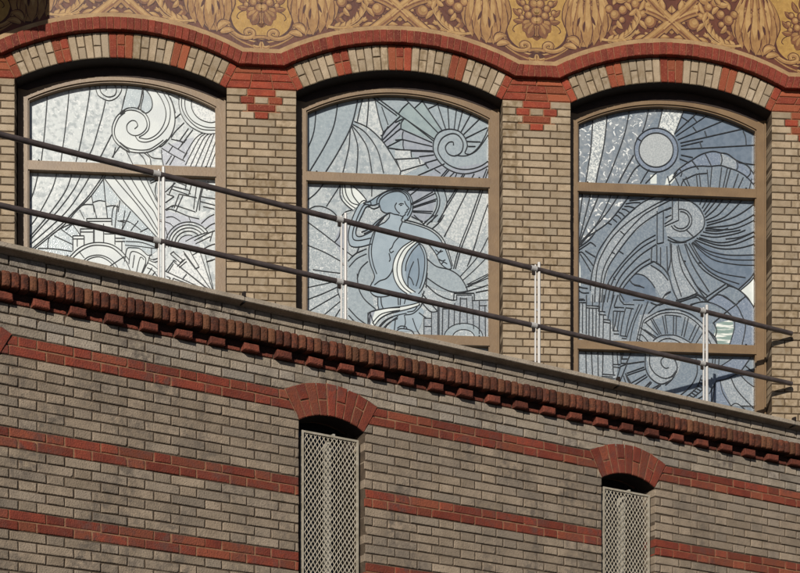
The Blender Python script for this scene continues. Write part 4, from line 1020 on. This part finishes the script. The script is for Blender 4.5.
# ------------------------------------------------------------------ railing on the terrace
RS = .95                                  # set back from the wall face
def rl(x, y): return LOW.at(x, y, RS)
te = rl(791.5, 333.3)[0]
rail = thing('terrace_railing', LOW.P((T0+te)/2, 4.36, RS), 'dark two rail handrail on pale steel posts along the terrace edge', 'railing')
zt_ = (rl(0,134.5)[1] + rl(791,333.3)[1])/2; zl_ = (rl(0,205.3)[1] + rl(793,384)[1])/2
for zz0, zz1 in ((rl(0,134.5)[1], rl(791,333.3)[1]), (rl(0,205.3)[1], rl(793,384)[1])):
    r = MB()
    tl0 = rl(0, 134)[0]
    sl = (zz1-zz0)/(te-tl0)
    r.tube(LOW.P(T0, zz0+sl*(T0-tl0), RS), LOW.P(te, zz1, RS), .0187, RAILM, 14)
    adopt(r.build('handrail' if zz0 > 5.2 else 'lower_rail', smooth=False), rail)
posts = [rl(161.5, 230)[0], rl(343.8, 270)[0], rl(537.5, 310)[0], rl(705.5, 350)[0]]
posts.insert(0, posts[0] - (posts[1]-posts[0])); posts.insert(0, posts[0]-(posts[1]-posts[0]))
w3, n3 = LOW.w, LOW.n
for tp in posts:
    if tp < T0: continue
    ps = MB()
    def bar(off, zt, m, rad): ps.tube(LOW.P(tp+off, 4.36, RS), LOW.P(tp+off, zt, RS), rad, m, 12)
    def zr(zz0, zz1): return zz0 + (zz1-zz0)/(te-rl(0,134)[0])*(tp-rl(0,134)[0])
    za = zr(rl(0,134.5)[1], rl(791,333.3)[1]); zb_ = zr(rl(0,205.3)[1], rl(793,384)[1])
    bar(-.0195, za+.030, GALV, .0075); bar(.0135, za+.055, GALV, .0118)
    for zz in (za-.3, zb_-.3): ps.wbox(LOW.P(tp, zz, RS), w3*.018, n3*.004, Vector((0,0,.008)), GALV)
    ps.wbox(LOW.P(tp, 4.366, RS), w3*.06, n3*.05, Vector((0,0,.006)), GALV)
    po = adopt(ps.build('post', smooth=False), rail)
    for zz in (za, zb_):
        cl = MB()
        cl.tube(LOW.P(tp-.062, zz, RS), LOW.P(tp-.012, zz, RS), .0208, GALV, 14)
        cl.wbox(LOW.P(tp-.035, zz-.03, RS), w3*.01, n3*.008, Vector((0,0,.016)), DARKW)
        cl.build('clamp', po)

# ------------------------------------------------------------------ ground
gd = MB(); gd.quad([(-400,-400,0),(400,-400,0),(400,400,0),(-400,400,0)], PAVE)
go = gd.build('ground'); go['kind'] = 'structure'; go['label'] = 'grey stone pavement in front of the two brick walls'

# ------------------------------------------------------------------ camera and light
cam = bpy.data.cameras.new('camera'); co = bpy.data.objects.new('camera', cam); COL.objects.link(co)
co.location = (0, 0, EYE); co.rotation_euler = (math.radians(90), 0, 0)
cam.sensor_fit = 'HORIZONTAL'; cam.sensor_width = 36; cam.lens = F/800*36
cam.shift_y = (HY - 286.5)/800; cam.clip_end = 2000
scene.camera = co
sd = (FAC.w*.36 - FAC.n*1.0) + Vector((0, 0, -.47))
sd.normalize()
sun = bpy.data.lights.new('sun', 'SUN'); sun.energy = 4.5; sun.angle = math.radians(.5); sun.color = (1, .93, .82)
so_ = bpy.data.objects.new('sun', sun); COL.objects.link(so_)
so_.rotation_euler = sd.to_track_quat('-Z', 'Y').to_euler(); so_.location = (-6, -20, 20)
world = bpy.data.worlds.new('World'); scene.world = world; world.use_nodes = True
nt = world.node_tree; bg = nt.nodes['Background']
sky = nt.nodes.new('ShaderNodeTexSky'); sky.sky_type = 'NISHITA'; sky.sun_disc = False
sky.sun_elevation = math.asin(-sd.z); sky.sun_rotation = math.atan2(-sd.x, -sd.y)
sky.air_density = .35; sky.dust_density = .3; sky.ozone_density = 1.0
nt.links.new(sky.outputs[0], bg.inputs['Color']); bg.inputs['Strength'].default_value = .05
vs = scene.view_settings; vs.view_transform = 'Standard'; vs.look = 'None'; vs.exposure = 0; vs.gamma = 1; vs.use_curve_mapping = False
